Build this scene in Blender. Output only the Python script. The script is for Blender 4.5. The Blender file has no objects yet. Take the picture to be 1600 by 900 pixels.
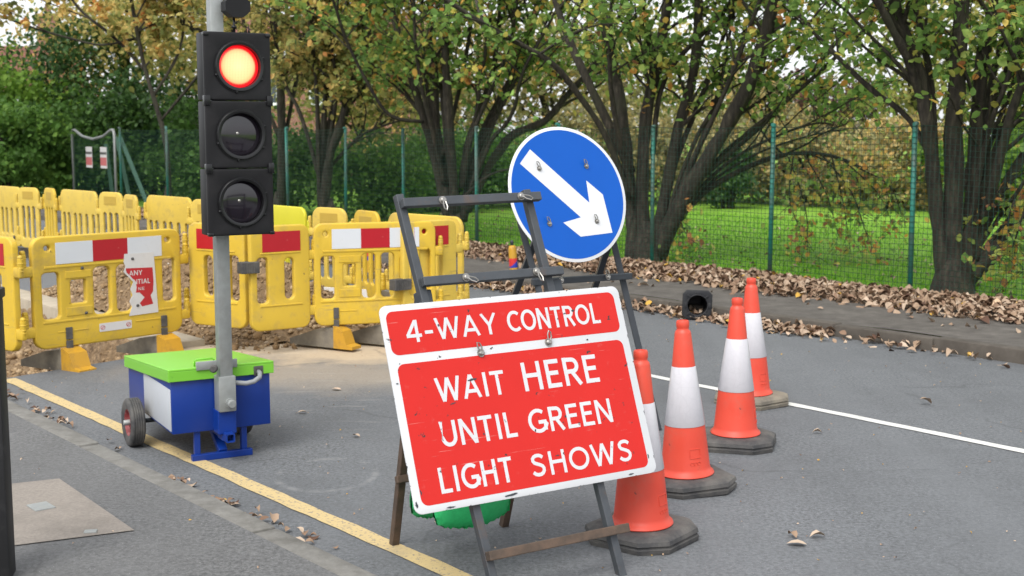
import bpy, bmesh, math, random
import numpy as np
from mathutils import Vector, Matrix

scene = bpy.context.scene
COL = scene.collection
R = math.radians
rng = np.random.default_rng(11)
random.seed(7)

# ------------------------------------------------------------------ camera, sky, sun, exposure
F_PX, CAM_H = 2000.0, 1.65
PITCH = math.atan(243 / F_PX)
camd = bpy.data.cameras.new('camera')
camd.sensor_width = 36.0
camd.lens = 45.0
camd.clip_end = 2000
camd.dof.use_dof = True
camd.dof.focus_distance = 5.6
camd.dof.aperture_fstop = 5.0
cam = bpy.data.objects.new('camera', camd)
cam.location = (0, 0, CAM_H)
cam.rotation_euler = (math.pi / 2 - PITCH, 0, 0)
COL.objects.link(cam)
scene.camera = cam

SUN_EL, SUN_AZ = 52, 200          # azimuth measured clockwise from +Y
world = bpy.data.worlds.new('World')
scene.world = world
world.use_nodes = True
wn = world.node_tree
for n in list(wn.nodes): wn.nodes.remove(n)
wo = wn.nodes.new('ShaderNodeOutputWorld')
bg = wn.nodes.new('ShaderNodeBackground')
sky = wn.nodes.new('ShaderNodeTexSky')
sky.sky_type = 'NISHITA'
sky.sun_disc = False
sky.sun_elevation = R(SUN_EL)
sky.sun_rotation = R(SUN_AZ)
sky.air_density = 1.0
sky.dust_density = 4.0
sky.ozone_density = 1.0
hs = wn.nodes.new('ShaderNodeHueSaturation')      # overcast: the blue is greyed out by cloud
hs.inputs['Saturation'].default_value = 0.22
hs.inputs['Value'].default_value = 1.0
wn.links.new(sky.outputs[0], hs.inputs['Color'])
cl = wn.nodes.new('ShaderNodeMix'); cl.data_type = 'RGBA'      # even white cloud deck over the sky
cl.inputs[0].default_value = 0.6
cl.inputs[7].default_value = (4.1, 4.2, 4.35, 1)
wn.links.new(hs.outputs[0], cl.inputs[6])
wn.links.new(cl.outputs[2], bg.inputs['Color'])
bg.inputs['Strength'].default_value = 0.15
wn.links.new(bg.outputs[0], wo.inputs['Surface'])
sl = bpy.data.lights.new('sun', 'SUN')
sl.energy = 1.1
sl.angle = R(30)
sl.color = (1.0, 0.965, 0.91)
so = bpy.data.objects.new('sun', sl)
COL.objects.link(so)
sd = Vector((math.sin(R(SUN_AZ)) * math.cos(R(SUN_EL)), math.cos(R(SUN_AZ)) * math.cos(R(SUN_EL)), math.sin(R(SUN_EL))))
so.rotation_euler = sd.to_track_quat('Z', 'Y').to_euler()
scene.view_settings.view_transform = 'Standard'
scene.view_settings.look = 'None'
scene.view_settings.gamma = 1
scene.view_settings.use_curve_mapping = False
scene.view_settings.exposure = 1.2
scene.render.engine = 'CYCLES'
scene.cycles.max_bounces = 6
scene.cycles.transparent_max_bounces = 8
scene.cycles.use_denoising = True

# ------------------------------------------------------------------ helpers
def at(px, py, y):
    """point at world depth y seen along the photograph's pixel (1600 x 900)"""
    cp, sp = math.cos(PITCH), math.sin(PITCH)
    dx, du = (px - 800) / F_PX, -(py - 450) / F_PX
    ry, rz = cp + du * sp, -sp + du * cp
    t = y / ry
    return Vector((dx * t, y, CAM_H + rz * t))

UDIR, NDIR = Vector((-0.637, 0.771, 0)), Vector((0.771, 0.637, 0))
def UN(u, n, z=0.0):
    """road frame: u along the carriageway away from the camera, n across it"""
    return UDIR * u + NDIR * n + Vector((0, 0, z))
ROADYAW = math.atan2(0.771, -0.637)

def tag(o, label=None, cat=None, group=None, kind=None):
    if label: o['label'] = label
    if cat: o['category'] = cat
    if group: o['group'] = group
    if kind: o['kind'] = kind
    return o

def empty(name, loc, rz=0, label=None, cat=None, group=None):
    o = bpy.data.objects.new(name, None)
    COL.objects.link(o)
    o.location = loc
    o.rotation_euler = (0, 0, rz)
    o.empty_display_size = 0.1
    return tag(o, label, cat, group)

def link_mesh(name, me, m, parent=None, matrix=None):
    o = bpy.data.objects.new(name, me)
    if m is not None:
        me.materials.clear(); me.materials.append(m)
    COL.objects.link(o)
    if parent is not None: o.parent = parent
    if matrix is not None: o.matrix_local = matrix
    return o

def copy_tree(o, parent=None):
    c = o.copy(); COL.objects.link(c)
    if parent is not None: c.parent = parent
    for ch in list(o.children): copy_tree(ch, c)
    return c

class MB:
    def __init__(s): s.v, s.f, s.sm = [], [], []
    def add(s, vs, fs, smooth=False, M=None):
        k = len(s.v)
        for p in vs:
            p = Vector(p)
            s.v.append(M @ p if M is not None else p)
        for f in fs:
            s.f.append([i + k for i in f]); s.sm.append(smooth)
        return s
    def box(s, c, size, bev=0.0, M=None, segs=2):
        bm = bmesh.new()
        bmesh.ops.create_cube(bm, size=1)
        for v in bm.verts: v.co = Vector((v.co.x * size[0] + c[0], v.co.y * size[1] + c[1], v.co.z * size[2] + c[2]))
        if bev > 0:
            bmesh.ops.bevel(bm, geom=list(bm.edges), offset=min(bev, min(size) * .45), segments=segs, profile=.5, affect='EDGES')
        bm.verts.index_update()
        s.add([v.co.copy() for v in bm.verts], [[v.index for v in f.verts] for f in bm.faces], False, M)
        bm.free(); return s
    def beam(s, a, b, w, h, up=(0, 0, 1), bev=0.003, M=None):
        """square tube from a to b"""
        a, b = Vector(a), Vector(b); d = b - a; L = d.length; z = d / L
        x = Vector(up).cross(z)
        if x.length < 1e-4: x = Vector((1, 0, 0)).cross(z)
        x.normalize(); y = z.cross(x)
        T = Matrix.Translation((a + b) / 2) @ Matrix((x, y, z)).transposed().to_4x4()
        if M is not None: T = M @ T
        return s.box((0, 0, 0), (w, h, L), bev, T)
    def tube(s, pts, r, sides=8, caps=True, M=None, smooth=True):
        pts = [Vector(p) for p in pts]; n = len(pts)
        rs = r if hasattr(r, '__len__') else [r] * n
        vs, fs = [], []
        prev = None
        for i in range(n):
            t = (pts[min(i + 1, n - 1)] - pts[max(i - 1, 0)])
            if t.length < 1e-9: t = Vector((0, 0, 1))
            t.normalize()
            if prev is None:
                x = t.orthogonal().normalized()
            else:
                x = prev - t * prev.dot(t)
                if x.length < 1e-6: x = t.orthogonal()
                x.normalize()
            prev = x; y = t.cross(x)
            for k in range(sides):
                a = 2 * math.pi * k / sides
                vs.append(pts[i] + (x * math.cos(a) + y * math.sin(a)) * rs[i])
        for i in range(n - 1):
            for k in range(sides):
                k2 = (k + 1) % sides
                fs.append([i * sides + k, i * sides + k2, (i + 1) * sides + k2, (i + 1) * sides + k])
        if caps:
            fs.append(list(range(sides))[::-1]); fs.append([(n - 1) * sides + k for k in range(sides)])
        return s.add(vs, fs, smooth, M)
    def lathe(s, prof, sides=40, M=None, smooth=True):
        vs, fs = [], []
        for (r, z) in prof:
            for k in range(sides):
                a = 2 * math.pi * k / sides
                vs.append((r * math.cos(a), r * math.sin(a), z))
        for i in range(len(prof) - 1):
            for k in range(sides):
                k2 = (k + 1) % sides
                fs.append([i * sides + k, i * sides + k2, (i + 1) * sides + k2, (i + 1) * sides + k])
        return s.add(vs, fs, smooth, M)
    def prism(s, outline, z0, z1, M=None):
        n = len(outline)
        vs = [(x, y, z0) for x, y in outline] + [(x, y, z1) for x, y in outline]
        fs = [[i, (i + 1) % n, n + (i + 1) % n, n + i] for i in range(n)]
        fs += [list(range(n))[::-1], list(range(n, 2 * n))]
        return s.add(vs, fs, False, M)
    def mesh(s, name):
        me = bpy.data.meshes.new(name)
        me.from_pydata([tuple(p) for p in s.v], [], s.f)
        me.polygons.foreach_set('use_smooth', s.sm)
        me.update(); return me
    def build(s, name, m, parent=None, matrix=None, auto=None):
        me = s.mesh(name)
        o = link_mesh(name, me, m, parent, matrix)
        if auto is not None: smooth_by_angle(me, auto)
        return o

def smooth_by_angle(me, deg=35):
    bm = bmesh.new(); bm.from_mesh(me)
    for f in bm.faces: f.smooth = True
    for e in bm.edges:
        if len(e.link_faces) == 2 and e.calc_face_angle(0) > R(deg): e.smooth = False
        elif len(e.link_faces) != 2: e.smooth = False
    bm.to_mesh(me); bm.free()

def tri_mesh(name, verts, tris, tint=None, smooth=False):
    me = bpy.data.meshes.new(name)
    verts = np.asarray(verts, np.float32); tris = np.asarray(tris, np.int32)
    me.vertices.add(len(verts)); me.vertices.foreach_set('co', verts.ravel())
    me.loops.add(tris.size); me.loops.foreach_set('vertex_index', tris.ravel())
    me.polygons.add(len(tris)); me.polygons.foreach_set('loop_start', np.arange(0, tris.size, 3, dtype=np.int32))
    me.update(calc_edges=True)
    if tint is not None:
        at_ = me.attributes.new('tint', 'FLOAT', 'POINT')
        at_.data.foreach_set('value', np.asarray(tint, np.float32))
    if smooth: me.polygons.foreach_set('use_smooth', np.ones(len(tris), bool))
    return me

def rot_mats(n, tilt, g, yaw=None):
    """n rotation matrices: spin about z, then lean away from flat by up to tilt"""
    a = g.uniform(0, 2 * np.pi, n) if yaw is None else yaw
    b = g.normal(0, tilt, n); c = g.normal(0, tilt, n)
    ca, sa, cb, sb, cc, sc = np.cos(a), np.sin(a), np.cos(b), np.sin(b), np.cos(c), np.sin(c)
    Z = np.zeros(n); O = np.ones(n)
    Rz = np.stack([np.stack([ca, -sa, Z], -1), np.stack([sa, ca, Z], -1), np.stack([Z, Z, O], -1)], 1)
    Rx = np.stack([np.stack([O, Z, Z], -1), np.stack([Z, cb, -sb], -1), np.stack([Z, sb, cb], -1)], 1)
    Ry = np.stack([np.stack([cc, Z, sc], -1), np.stack([Z, O, Z], -1), np.stack([-sc, Z, cc], -1)], 1)
    return Rz @ Rx @ Ry

def scatter(name, P, size, g, tilt, template, tint):
    tv, tf = template
    n = len(P)
    if n == 0: return tri_mesh(name, np.zeros((0, 3)), np.zeros((0, 3)))
    Rm = rot_mats(n, tilt, g)
    V = np.einsum('nij,kj->nki', Rm, tv) * size[:, None, None] + P[:, None, :]
    T = tf[None] + (np.arange(n) * len(tv))[:, None, None]
    return tri_mesh(name, V.reshape(-1, 3), T.reshape(-1, 3), np.repeat(tint, len(tv)))

LEAF = (np.array([[0, 0, 0], [-.31, .26, .07], [-.30, .66, .05], [0, 1, -.08], [.30, .66, .05], [.31, .26, .07]], float) - [0, .5, 0],
        np.array([[0, 3, 2], [0, 2, 1], [0, 4, 3], [0, 5, 4]]))
def curled(k, w=.34):
    y = np.array([0, .18, .45, .75, 1.0])
    ww = np.array([.02, .75, 1, .72, .03]) * w
    zc = k * np.sin(y * math.pi) * .35
    ed = np.array([0, .5, .9, .6, 0]) * k * .6
    v = []
    for i in range(5):
        v += [[-ww[i], y[i] - .5, zc[i] + ed[i]], [0, y[i] - .5, zc[i]], [ww[i], y[i] - .5, zc[i] + ed[i] * .7]]
    f = []
    for i in range(4):
        a = i * 3
        for c in (0, 1): f += [[a + c, a + c + 1, a + c + 4], [a + c, a + c + 4, a + c + 3]]
    return np.array(v, float), np.array(f)

# ------------------------------------------------------------------ materials
def s2l(r, g, b):
    f = lambda c: (c / 255 / 12.92) if c / 255 <= .04045 else ((c / 255 + .055) / 1.055) ** 2.4
    return (f(r), f(g), f(b))

class NT:
    def __init__(s, name):
        s.m = bpy.data.materials.new(name); s.m.use_nodes = True
        s.t = s.m.node_tree
        s.b = s.t.nodes['Principled BSDF']
        s.out = s.t.nodes['Material Output']
        s.tc = s.t.nodes.new('ShaderNodeTexCoord')
    def n(s, typ, **kw):
        nd = s.t.nodes.new(typ)
        for k, v in kw.items(): setattr(nd, k, v)
        return nd
    def l(s, a, b): s.t.links.new(a, b)
    def noise(s, scale, detail=4, rough=.55, vec=None, stretch=None, dist=0):
        nd = s.n('ShaderNodeTexNoise')
        nd.inputs['Scale'].default_value = scale; nd.inputs['Detail'].default_value = detail
        nd.inputs['Roughness'].default_value = rough; nd.inputs['Distortion'].default_value = dist
        v = vec or s.tc.outputs['Object']
        if stretch:
            mp = s.n('ShaderNodeMapping'); mp.inputs['Scale'].default_value = stretch[0]; mp.inputs['Rotation'].default_value = stretch[1]
            s.l(v, mp.inputs['Vector']); v = mp.outputs[0]
        s.l(v, nd.inputs['Vector'])
        return nd.outputs['Fac']
    def ramp(s, fac, lo, hi, a=0.0, b=1.0):
        nd = s.n('ShaderNodeMapRange'); nd.clamp = True
        nd.inputs['From Min'].default_value = lo; nd.inputs['From Max'].default_value = hi
        nd.inputs['To Min'].default_value = a; nd.inputs['To Max'].default_value = b
        s.l(fac, nd.inputs['Value']); return nd.outputs[0]
    def math(s, op, a, b=None):
        nd = s.n('ShaderNodeMath', operation=op)
        for i, x in enumerate((a, b)):
            if x is None: continue
            if isinstance(x, (int, float)): nd.inputs[i].default_value = x
            else: s.l(x, nd.inputs[i])
        return nd.outputs[0]
    def mix(s, fac, a, b):
        nd = s.n('ShaderNodeMix', data_type='RGBA')
        for sock, x in ((nd.inputs[0], fac), (nd.inputs[6], a), (nd.inputs[7], b)):
            if isinstance(x, (int, float)): sock.default_value = x
            elif isinstance(x, (tuple, list)): sock.default_value = (*x[:3], 1)
            else: s.l(x, sock)
        return nd.outputs[2]
    def cramp(s, fac, stops):
        nd = s.n('ShaderNodeValToRGB'); e = nd.color_ramp.elements
        while len(e) < len(stops): e.new(.5)
        for i, (p, c) in enumerate(stops): e[i].position = p; e[i].color = (*c, 1)
        s.l(fac, nd.inputs[0]); return nd.outputs[0]
    def color(s, c):
        if isinstance(c, tuple): s.b.inputs['Base Color'].default_value = (*c, 1)
        else: s.l(c, s.b.inputs['Base Color'])
    def rough(s, r):
        if isinstance(r, (int, float)): s.b.inputs['Roughness'].default_value = r
        else: s.l(r, s.b.inputs['Roughness'])
    def bump(s, h, strength=.3, dist=.01):
        nd = s.n('ShaderNodeBump'); nd.inputs['Strength'].default_value = strength; nd.inputs['Distance'].default_value = dist
        s.l(h, nd.inputs['Height']); s.l(nd.outputs[0], s.b.inputs['Normal'])
    def sep(s):
        nd = s.n('ShaderNodeSeparateXYZ'); s.l(s.tc.outputs['Object'], nd.inputs[0]); return nd.outputs

def simple(name, col, rough=.6, metal=0.0, var=.12, vs=9, dirt=None, dscale=7, dlo=.55, dhi=.75, damt=.7, bump=0, bscale=80, spec=.4):
    t = NT(name)
    a = t.noise(vs, 5)
    c = t.mix(a, tuple(x * (1 - var) for x in col), tuple(min(1, x * (1 + var)) for x in col))
    if dirt is not None:
        d = t.ramp(t.noise(dscale, 8, .65), dlo, dhi, 0, damt)
        c = t.mix(d, c, dirt)
    t.color(c); t.rough(rough)
    t.b.inputs['Metallic'].default_value = metal
    t.b.inputs['Specular IOR Level'].default_value = spec
    if bump: t.bump(t.noise(bscale, 4), bump, .004)
    return t.m

def worn(name, col, w=None, h=None, chip=(.03, .03, .032), rough=.42, thr=.67, scratch=(.75, .55, .52), sc_amt=.6, round_r=0):
    """painted sheet: chips (thicker towards the sheet's edges), scuffs and thin scratches"""
    t = NT(name)
    v = t.noise(5, 5)
    c = t.mix(v, tuple(x * .93 for x in col), tuple(min(1, x * 1.06) for x in col))
    sc1 = t.noise(1.0, 3, .6, stretch=((4, 140, 4), (0, 0, R(62))))
    sc2 = t.noise(1.0, 3, .6, stretch=((3, 110, 3), (0, 0, R(-18))))
    sm = t.noise(6, 3)
    s1 = t.math('MULTIPLY', t.ramp(sc1, .685, .72), t.ramp(sm, .5, .62))
    s2 = t.math('MULTIPLY', t.ramp(sc2, .675, .71), t.ramp(sm, .54, .44))
    scuff = t.ramp(t.noise(22, 8, .7), .60, .82, 0, .35)
    c = t.mix(t.math('MULTIPLY', t.math('MAXIMUM', t.math('MAXIMUM', s1, s2), scuff), sc_amt), c, scratch)
    nz = t.noise(26, 7, .6)
    ch = t.ramp(nz, thr + .09, thr + .105)
    if w:
        x, y, _ = t.sep()
        ex = t.math('SUBTRACT', t.math('ABSOLUTE', x), w / 2)
        ey = t.math('SUBTRACT', t.math('ABSOLUTE', y), h / 2)
        e = t.math('MAXIMUM', ex, ey)
        eg = t.ramp(e, -.011, .001, 0, .17)
        nz2 = t.noise(27, 8, .72)
        ch = t.math('MAXIMUM', ch, t.ramp(t.math('ADD', nz2, eg), .72, .74))
    c = t.mix(ch, c, chip)
    t.color(c); t.rough(t.ramp(nz, .3, .8, rough - .06, rough + .2)); t.b.inputs['Specular IOR Level'].default_value = .22
    return t.m

M = {}
WHITE, RED, BLUE = (.50, .51, .525), (.47, .016, .012), (.0006, .075, .38)
M['plate_white'] = worn('plate_white_paint', WHITE, 1.05, .75, scratch=(.35, .35, .35), thr=.585)
M['plate_red'] = worn('plate_red_film', RED, thr=.575, scratch=(.50, .30, .27))
M['letter_white'] = worn('letter_white_film', WHITE, scratch=(.45, .33, .32), thr=.57)
M['plate_back'] = simple('plate_back_grey', (.25, .26, .27), .5, .2)
M['disc_blue'] = worn('disc_blue_film', BLUE, thr=.9, scratch=(.05, .2, .6), sc_amt=.12, rough=.35)
M['disc_white'] = worn('disc_white_film', (.57, .58, .595), thr=.9, scratch=(.6, .6, .6), sc_amt=.2, rough=.35)
M['frame_steel'] = simple('dark_painted_steel', (.062, .068, .076), .5, .35, .3, 14, dirt=(.12, .075, .05), dscale=9, dlo=.54, dhi=.72, damt=.7, bump=.15, bscale=120)
M['frame_rust'] = simple('rusty_steel', (.075, .055, .042), .65, .3, .3, 20, dirt=(.125, .082, .058), dscale=12, dlo=.42, dhi=.62, damt=.8, bump=.2, bscale=140)
M['frame_black'] = simple('black_painted_steel', (.036, .042, .050), .5, .2, .2, 14, dirt=(.07, .06, .05), dscale=9, dlo=.6, dhi=.8, damt=.5)
M['zinc'] = simple('zinc_clip', (.30, .29, .27), .4, .85, .15, 40)
M['galv'] = simple('galvanised_steel', (.29, .305, .30), .55, .5, .22, 22, dirt=(.2, .19, .16), dscale=16, dlo=.5, dhi=.8, damt=.4)
def barrier_plastic(name, col, seedv):
    t = NT(name)
    inf = t.n('ShaderNodeObjectInfo')
    shift = t.n('ShaderNodeVectorMath', operation='MULTIPLY_ADD'); shift.inputs[1].default_value = (17, 31, 23)
    cmb = t.n('ShaderNodeCombineXYZ')
    for k in range(3): t.l(inf.outputs['Random'], cmb.inputs[k])
    t.l(cmb.outputs[0], shift.inputs[0]); t.l(t.tc.outputs['Object'], shift.inputs[2])
    v = shift.outputs[0]
    c = t.mix(t.noise(4, 5, .6, v), tuple(x * .86 for x in col), tuple(min(1, x * 1.1) for x in col))
    c = t.mix(t.math('MULTIPLY', inf.outputs['Random'], .28), c, (col[0] * 1.0, col[1] * 1.10, col[2] * 2.2))
    c = t.mix(t.ramp(t.noise(5, 9, .72, v), .52, .72, 0, .62), c, (.27, .20, .085))
    c = t.mix(t.ramp(t.noise(1, 7, .7, v, stretch=((14, 14, 3.2), (0, 0, 0))), .57, .72, 0, .5), c, (.33, .25, .10))
    sc = t.math('MULTIPLY', t.ramp(t.noise(1, 4, .6, v, stretch=((5, 90, 90), (0, R(20), R(10)))), .63, .68, 0, .7), t.ramp(t.noise(3, 3, .5, v), .5, .6))
    c = t.mix(sc, c, (.24, .19, .10))
    c = t.mix(t.ramp(t.noise(24, 6, .6, v), .70, .73, 0, .8), c, (.10, .075, .04))
    t.color(c); t.rough(.5); t.b.inputs['Specular IOR Level'].default_value = .35; t.bump(t.noise(120, 4), .08, .004)
    return t.m
M['yellow'] = barrier_plastic('yellow_barrier_plastic', (.55, .365, .030), 1)
M['yellow_pale'] = barrier_plastic('sunfaded_barrier_plastic', (.57, .40, .055), 2)
M['unused_yellow'] = simple('yellow_plastic', (.58, .43, .058), .5, 0, .10, 5, dirt=(.34, .26, .10), dscale=7, dlo=.50, dhi=.72, damt=.6, bump=.08, bscale=160)
M['unused_pale'] = simple('sunfaded_yellow_plastic', (.60, .465, .10), .55, 0, .10, 5, dirt=(.34, .26, .09), dscale=6, dlo=.52, dhi=.75, damt=.5, bump=.08, bscale=160)
M['yellow_lime'] = simple('lime_yellow_plastic', (.52, .48, .025), .45, 0, .08, 5, dirt=(.4, .36, .06), dscale=6, dlo=.55, dhi=.75, damt=.35)
M['yellow_recess_shade'] = simple('recess_shade_yellow_plastic', (.40, .27, .04), .55, 0, .15, 8)  # darker yellow, stands in for the shade inside the grip pockets
M['orange_yellow'] = simple('orange_yellow_plastic', (.46, .25, .022), .5, 0, .12, 8, dirt=(.22, .13, .04), dscale=14, dlo=.5, dhi=.7, damt=.6)
M['strip_red'] = simple('red_reflective_film', (.36, .008, .016), .35, 0, .08, 8, dirt=(.5, .2, .19), dscale=22, dlo=.66, dhi=.72, damt=.6)
M['strip_white'] = simple('white_reflective_film', (.53, .55, .58), .35, 0, .05, 8, dirt=(.45, .45, .43), dscale=18, dlo=.6, dhi=.75, damt=.5)
M['rubber'] = simple('black_rubber', (.040, .040, .042), .75, 0, .25, 12, dirt=(.15, .14, .125), dscale=8, dlo=.38, dhi=.7, damt=.7, bump=.3, bscale=150)
M['rubber_grey'] = simple('dusty_grey_rubber', (.125, .112, .092), .85, 0, .25, 9, dirt=(.27, .235, .175), dscale=8, dlo=.4, dhi=.7, damt=.7, bump=.3, bscale=120)
M['rubber_black'] = simple('clean_black_rubber', (.013, .014, .017), .6, 0, .25, 14, dirt=(.05, .048, .045), dscale=18, dlo=.55, dhi=.8, damt=.6)
M['black_plastic'] = simple('black_housing_plastic', (.0075, .0072, .0085), .5, 0, .2, 8, dirt=(.028, .025, .026), dscale=6, dlo=.5, dhi=.8, damt=.5, spec=.28)
M['black_gloss'] = simple('black_hood_plastic', (.008, .008, .009), .25, 0, .1, 8)
M['blue_paint'] = simple('blue_cabinet_paint', (.003, .028, .20), .38, 0, .12, 6, dirt=(.09, .12, .24), dscale=40, dlo=.70, dhi=.74, damt=.7)
M['green_paint'] = simple('bright_green_lid_paint', (.165, .45, .04), .36, 0, .06, 6, dirt=(.06, .25, .03), dscale=24, dlo=.66, dhi=.72, damt=.6)
M['grey_panel'] = simple('pale_grey_panel', (.40, .42, .45), .45, 0, .06, 5, dirt=(.33, .33, .31), dscale=9, dlo=.52, dhi=.8, damt=.5)
M['red_rim'] = simple('faded_red_rim', (.19, .03, .032), .5, 0, .2, 20, dirt=(.25, .2, .18), dscale=30, dlo=.55, dhi=.7, damt=.6)
M['hose'] = simple('grey_conduit', (.22, .23, .24), .5)
M['concrete'] = simple('concrete', (.36, .31, .235), .9, 0, .18, 14, dirt=(.20, .17, .13), dscale=5, dlo=.45, dhi=.75, damt=.6, bump=.4, bscale=90)
M['bag_green'] = simple('green_woven_bag', (.022, .42, .13), .65, 0, .2, 60, bump=.5, bscale=260, dirt=(.03, .10, .035), dscale=10, damt=.6)
M['black_post'] = simple('black_recycled_plastic', (.010, .010, .011), .6, 0, .3, 12, dirt=(.04, .04, .04), dscale=12, damt=.5)
M['fence_green'] = simple('green_fence_paint', (.016, .15, .115), .45, 0, .15, 5, dirt=(.07, .085, .075), dscale=2.2, dlo=.45, dhi=.6, damt=.85)
M['wire_green'] = simple('green_coated_wire', (.008, .045, .030), .5)
M['bark'] = None
M['label_red'] = simple('red_print', (.40, .018, .025), .5)
M['tape_white'] = simple('white_sheet_plastic', (.54, .53, .52), .5, 0, .06, 10, dirt=(.4, .38, .34), dscale=12, dlo=.55, dhi=.8, damt=.4)
M['glass_dark'] = NT('dark_lens').m
b_ = M['glass_dark'].node_tree.nodes['Principled BSDF']
b_.inputs['Base Color'].default_value = (.012, .009, .014, 1); b_.inputs['Roughness'].default_value = .10
b_.inputs['Coat Weight'].default_value = 0.3; b_.inputs['Specular IOR Level'].default_value = .6

def cone_orange():
    t = NT('orange_red_cone_plastic')
    c = t.mix(t.noise(6, 5), (.52, .040, .020), (.62, .062, .030))
    d = t.ramp(t.noise(7, 8, .7), .50, .74, 0, .6)
    c = t.mix(d, c, (.40, .10, .065))
    k = t.ramp(t.noise(15, 7, .66), .665, .69, 0, .8)
    c = t.mix(k, c, (.05, .03, .03))
    t.color(c); t.rough(.5); t.b.inputs['Subsurface Weight'].default_value = .0
    return t.m
M['cone'] = cone_orange()
def cone_sleeve():
    t = NT('white_reflective_sleeve')
    vor = t.n('ShaderNodeTexVoronoi'); vor.feature = 'DISTANCE_TO_EDGE'; vor.inputs['Scale'].default_value = 26
    t.l(t.tc.outputs['Object'], vor.inputs['Vector'])
    c = t.mix(t.noise(9, 6), (.44, .43, .46), (.55, .54, .57))
    c = t.mix(t.ramp(vor.outputs[0], .0, .05, .35, 0), c, (.44, .43, .46))
    c = t.mix(t.ramp(t.noise(12, 8, .7, stretch=((1, 1, .25), (0, 0, 0))), .58, .78, 0, .5), c, (.42, .39, .38))
    t.color(c); t.rough(.27); t.bump(t.noise(1, 5, .6, stretch=((26, 26, 5), (0, 0, 0))), .5, .006); return t.m
M['sleeve'] = cone_sleeve()

def asphalt(name, base, sandy=False):
    t = NT(name)
    big = t.noise(.7, 6, .65)
    mid = t.noise(7, 7, .7)
    fine = t.noise(52, 6, .85)
    c = t.mix(t.ramp(fine, .40, .60), tuple(x * .42 for x in base), tuple(x * 1.52 for x in base))
    c = t.mix(t.ramp(big, .38, .62, 0, .6), c, tuple(x * .72 for x in base))
    c = t.mix(t.ramp(mid, .48, .75, 0, .35), c, tuple(x * 1.4 for x in base))
    band = t.noise(1.0, 4, .6, stretch=((1.6, .06, 1), (0, 0, R(-39.6))))
    c = t.mix(t.ramp(band, .42, .62, 0, .32), c, tuple(x * 1.28 for x in base))
    # pale chippings
    vor = t.n('ShaderNodeTexVoronoi'); vor.inputs['Scale'].default_value = 95
    t.l(t.tc.outputs['Object'], vor.inputs['Vector'])
    sp = t.math('MULTIPLY', t.ramp(vor.outputs['Distance'], .20, .12), t.ramp(t.noise(60, 2), .60, .64))
    c = t.mix(sp, c, tuple(min(1, x * 3.0) for x in base))
    if sandy:
        x, y, _ = t.sep()
        def blob(cx, cy, rx, ry, ang):
            ca, sa = math.cos(ang), math.sin(ang)
            dx, dy = t.math('SUBTRACT', x, cx), t.math('SUBTRACT', y, cy)
            ax = t.math('DIVIDE', t.math('ADD', t.math('MULTIPLY', dx, ca), t.math('MULTIPLY', dy, sa)), rx)
            ay = t.math('DIVIDE', t.math('SUBTRACT', t.math('MULTIPLY', dy, ca), t.math('MULTIPLY', dx, sa)), ry)
            return t.math('SQRT', t.math('ADD', t.math('MULTIPLY', ax, ax), t.math('MULTIPLY', ay, ay)))
        wob = t.math('MULTIPLY', t.math('SUBTRACT', t.noise(2.4, 6, .65), .5), 1.1)
        d1 = t.math('ADD', blob(-1.45, 10.2, 1.6, 1.15, R(-8)), wob)
        sand = t.ramp(d1, 1.15, .75, 0, .95)
        d2 = t.math('ADD', blob(-1.3, 8.7, 1.5, .75, R(-6)), wob)
        sand2 = t.ramp(d2, 1.1, .3, 0, .38)
        d3 = t.math('ADD', blob(-3.2, 11.6, 1.9, 1.7, R(30)), wob)
        sand3 = t.ramp(d3, 1.1, .6, 0, .8)
        s_ = t.math('MAXIMUM', t.math('MAXIMUM', sand, sand2), sand3)
        c = t.mix(s_, c, t.mix(t.noise(35, 6, .6), (.36, .275, .18), (.47, .385, .275)))
        # chalky arc scuffed onto the tarmac and pale tyre scuffs
        ring = t.math('ABSOLUTE', t.math('SUBTRACT', blob(-.90, 6.07, .235, .30, 0), 1.0))
        rm = t.math('MULTIPLY', t.ramp(ring, .10, .03, 0, .22), t.ramp(t.noise(7, 5, .6), .42, .62))
        c = t.mix(rm, c, (.34, .34, .33))
        sc = t.math('MULTIPLY', t.ramp(t.noise(1, 5, .65, stretch=((2, 9, 1), (0, 0, R(20)))), .58, .72, 0, .35), t.ramp(blob(-1.1, 8.0, 1.1, 1.2, 0), 1.0, .5))
        c = t.mix(sc, c, (.36, .35, .33))
    # fine cracks
    cv = t.n('ShaderNodeTexVoronoi'); cv.feature = 'DISTANCE_TO_EDGE'; cv.inputs['Scale'].default_value = .42
    nv = t.n('ShaderNodeTexNoise'); nv.inputs['Scale'].default_value = 2.2; nv.inputs['Detail'].default_value = 6
    t.l(t.tc.outputs['Object'], nv.inputs['Vector'])
    vm = t.n('ShaderNodeVectorMath', operation='MULTIPLY_ADD'); vm.inputs[1].default_value = (.5, .5, 0)
    t.l(nv.outputs['Color'], vm.inputs[0]); t.l(t.tc.outputs['Object'], vm.inputs[2]); t.l(vm.outputs[0], cv.inputs['Vector'])
    cr = t.math('MULTIPLY', t.ramp(cv.outputs[0], .006, .001), t.ramp(t.noise(.9, 2), .5, .56))
    c = t.mix(t.math('MULTIPLY', cr, .35), c, tuple(x * .35 for x in base))
    t.color(c); t.rough(t.ramp(fine, .3, .8, .72, .95))
    h = t.math('ADD', fine, t.math('MULTIPLY', t.noise(60, 3), .6))
    t.bump(h, .55, .004)
    return t.m
M['road'] = asphalt('worn_asphalt', (.110, .116, .123), True)
M['footway'] = asphalt('footway_asphalt', (.104, .1045, .105))
M['kerb'] = simple('kerb_concrete', (.17, .165, .152), .92, 0, .25, 26, dirt=(.085, .08, .07), dscale=7, dlo=.42, dhi=.68, damt=.75, bump=.6, bscale=110)
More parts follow.
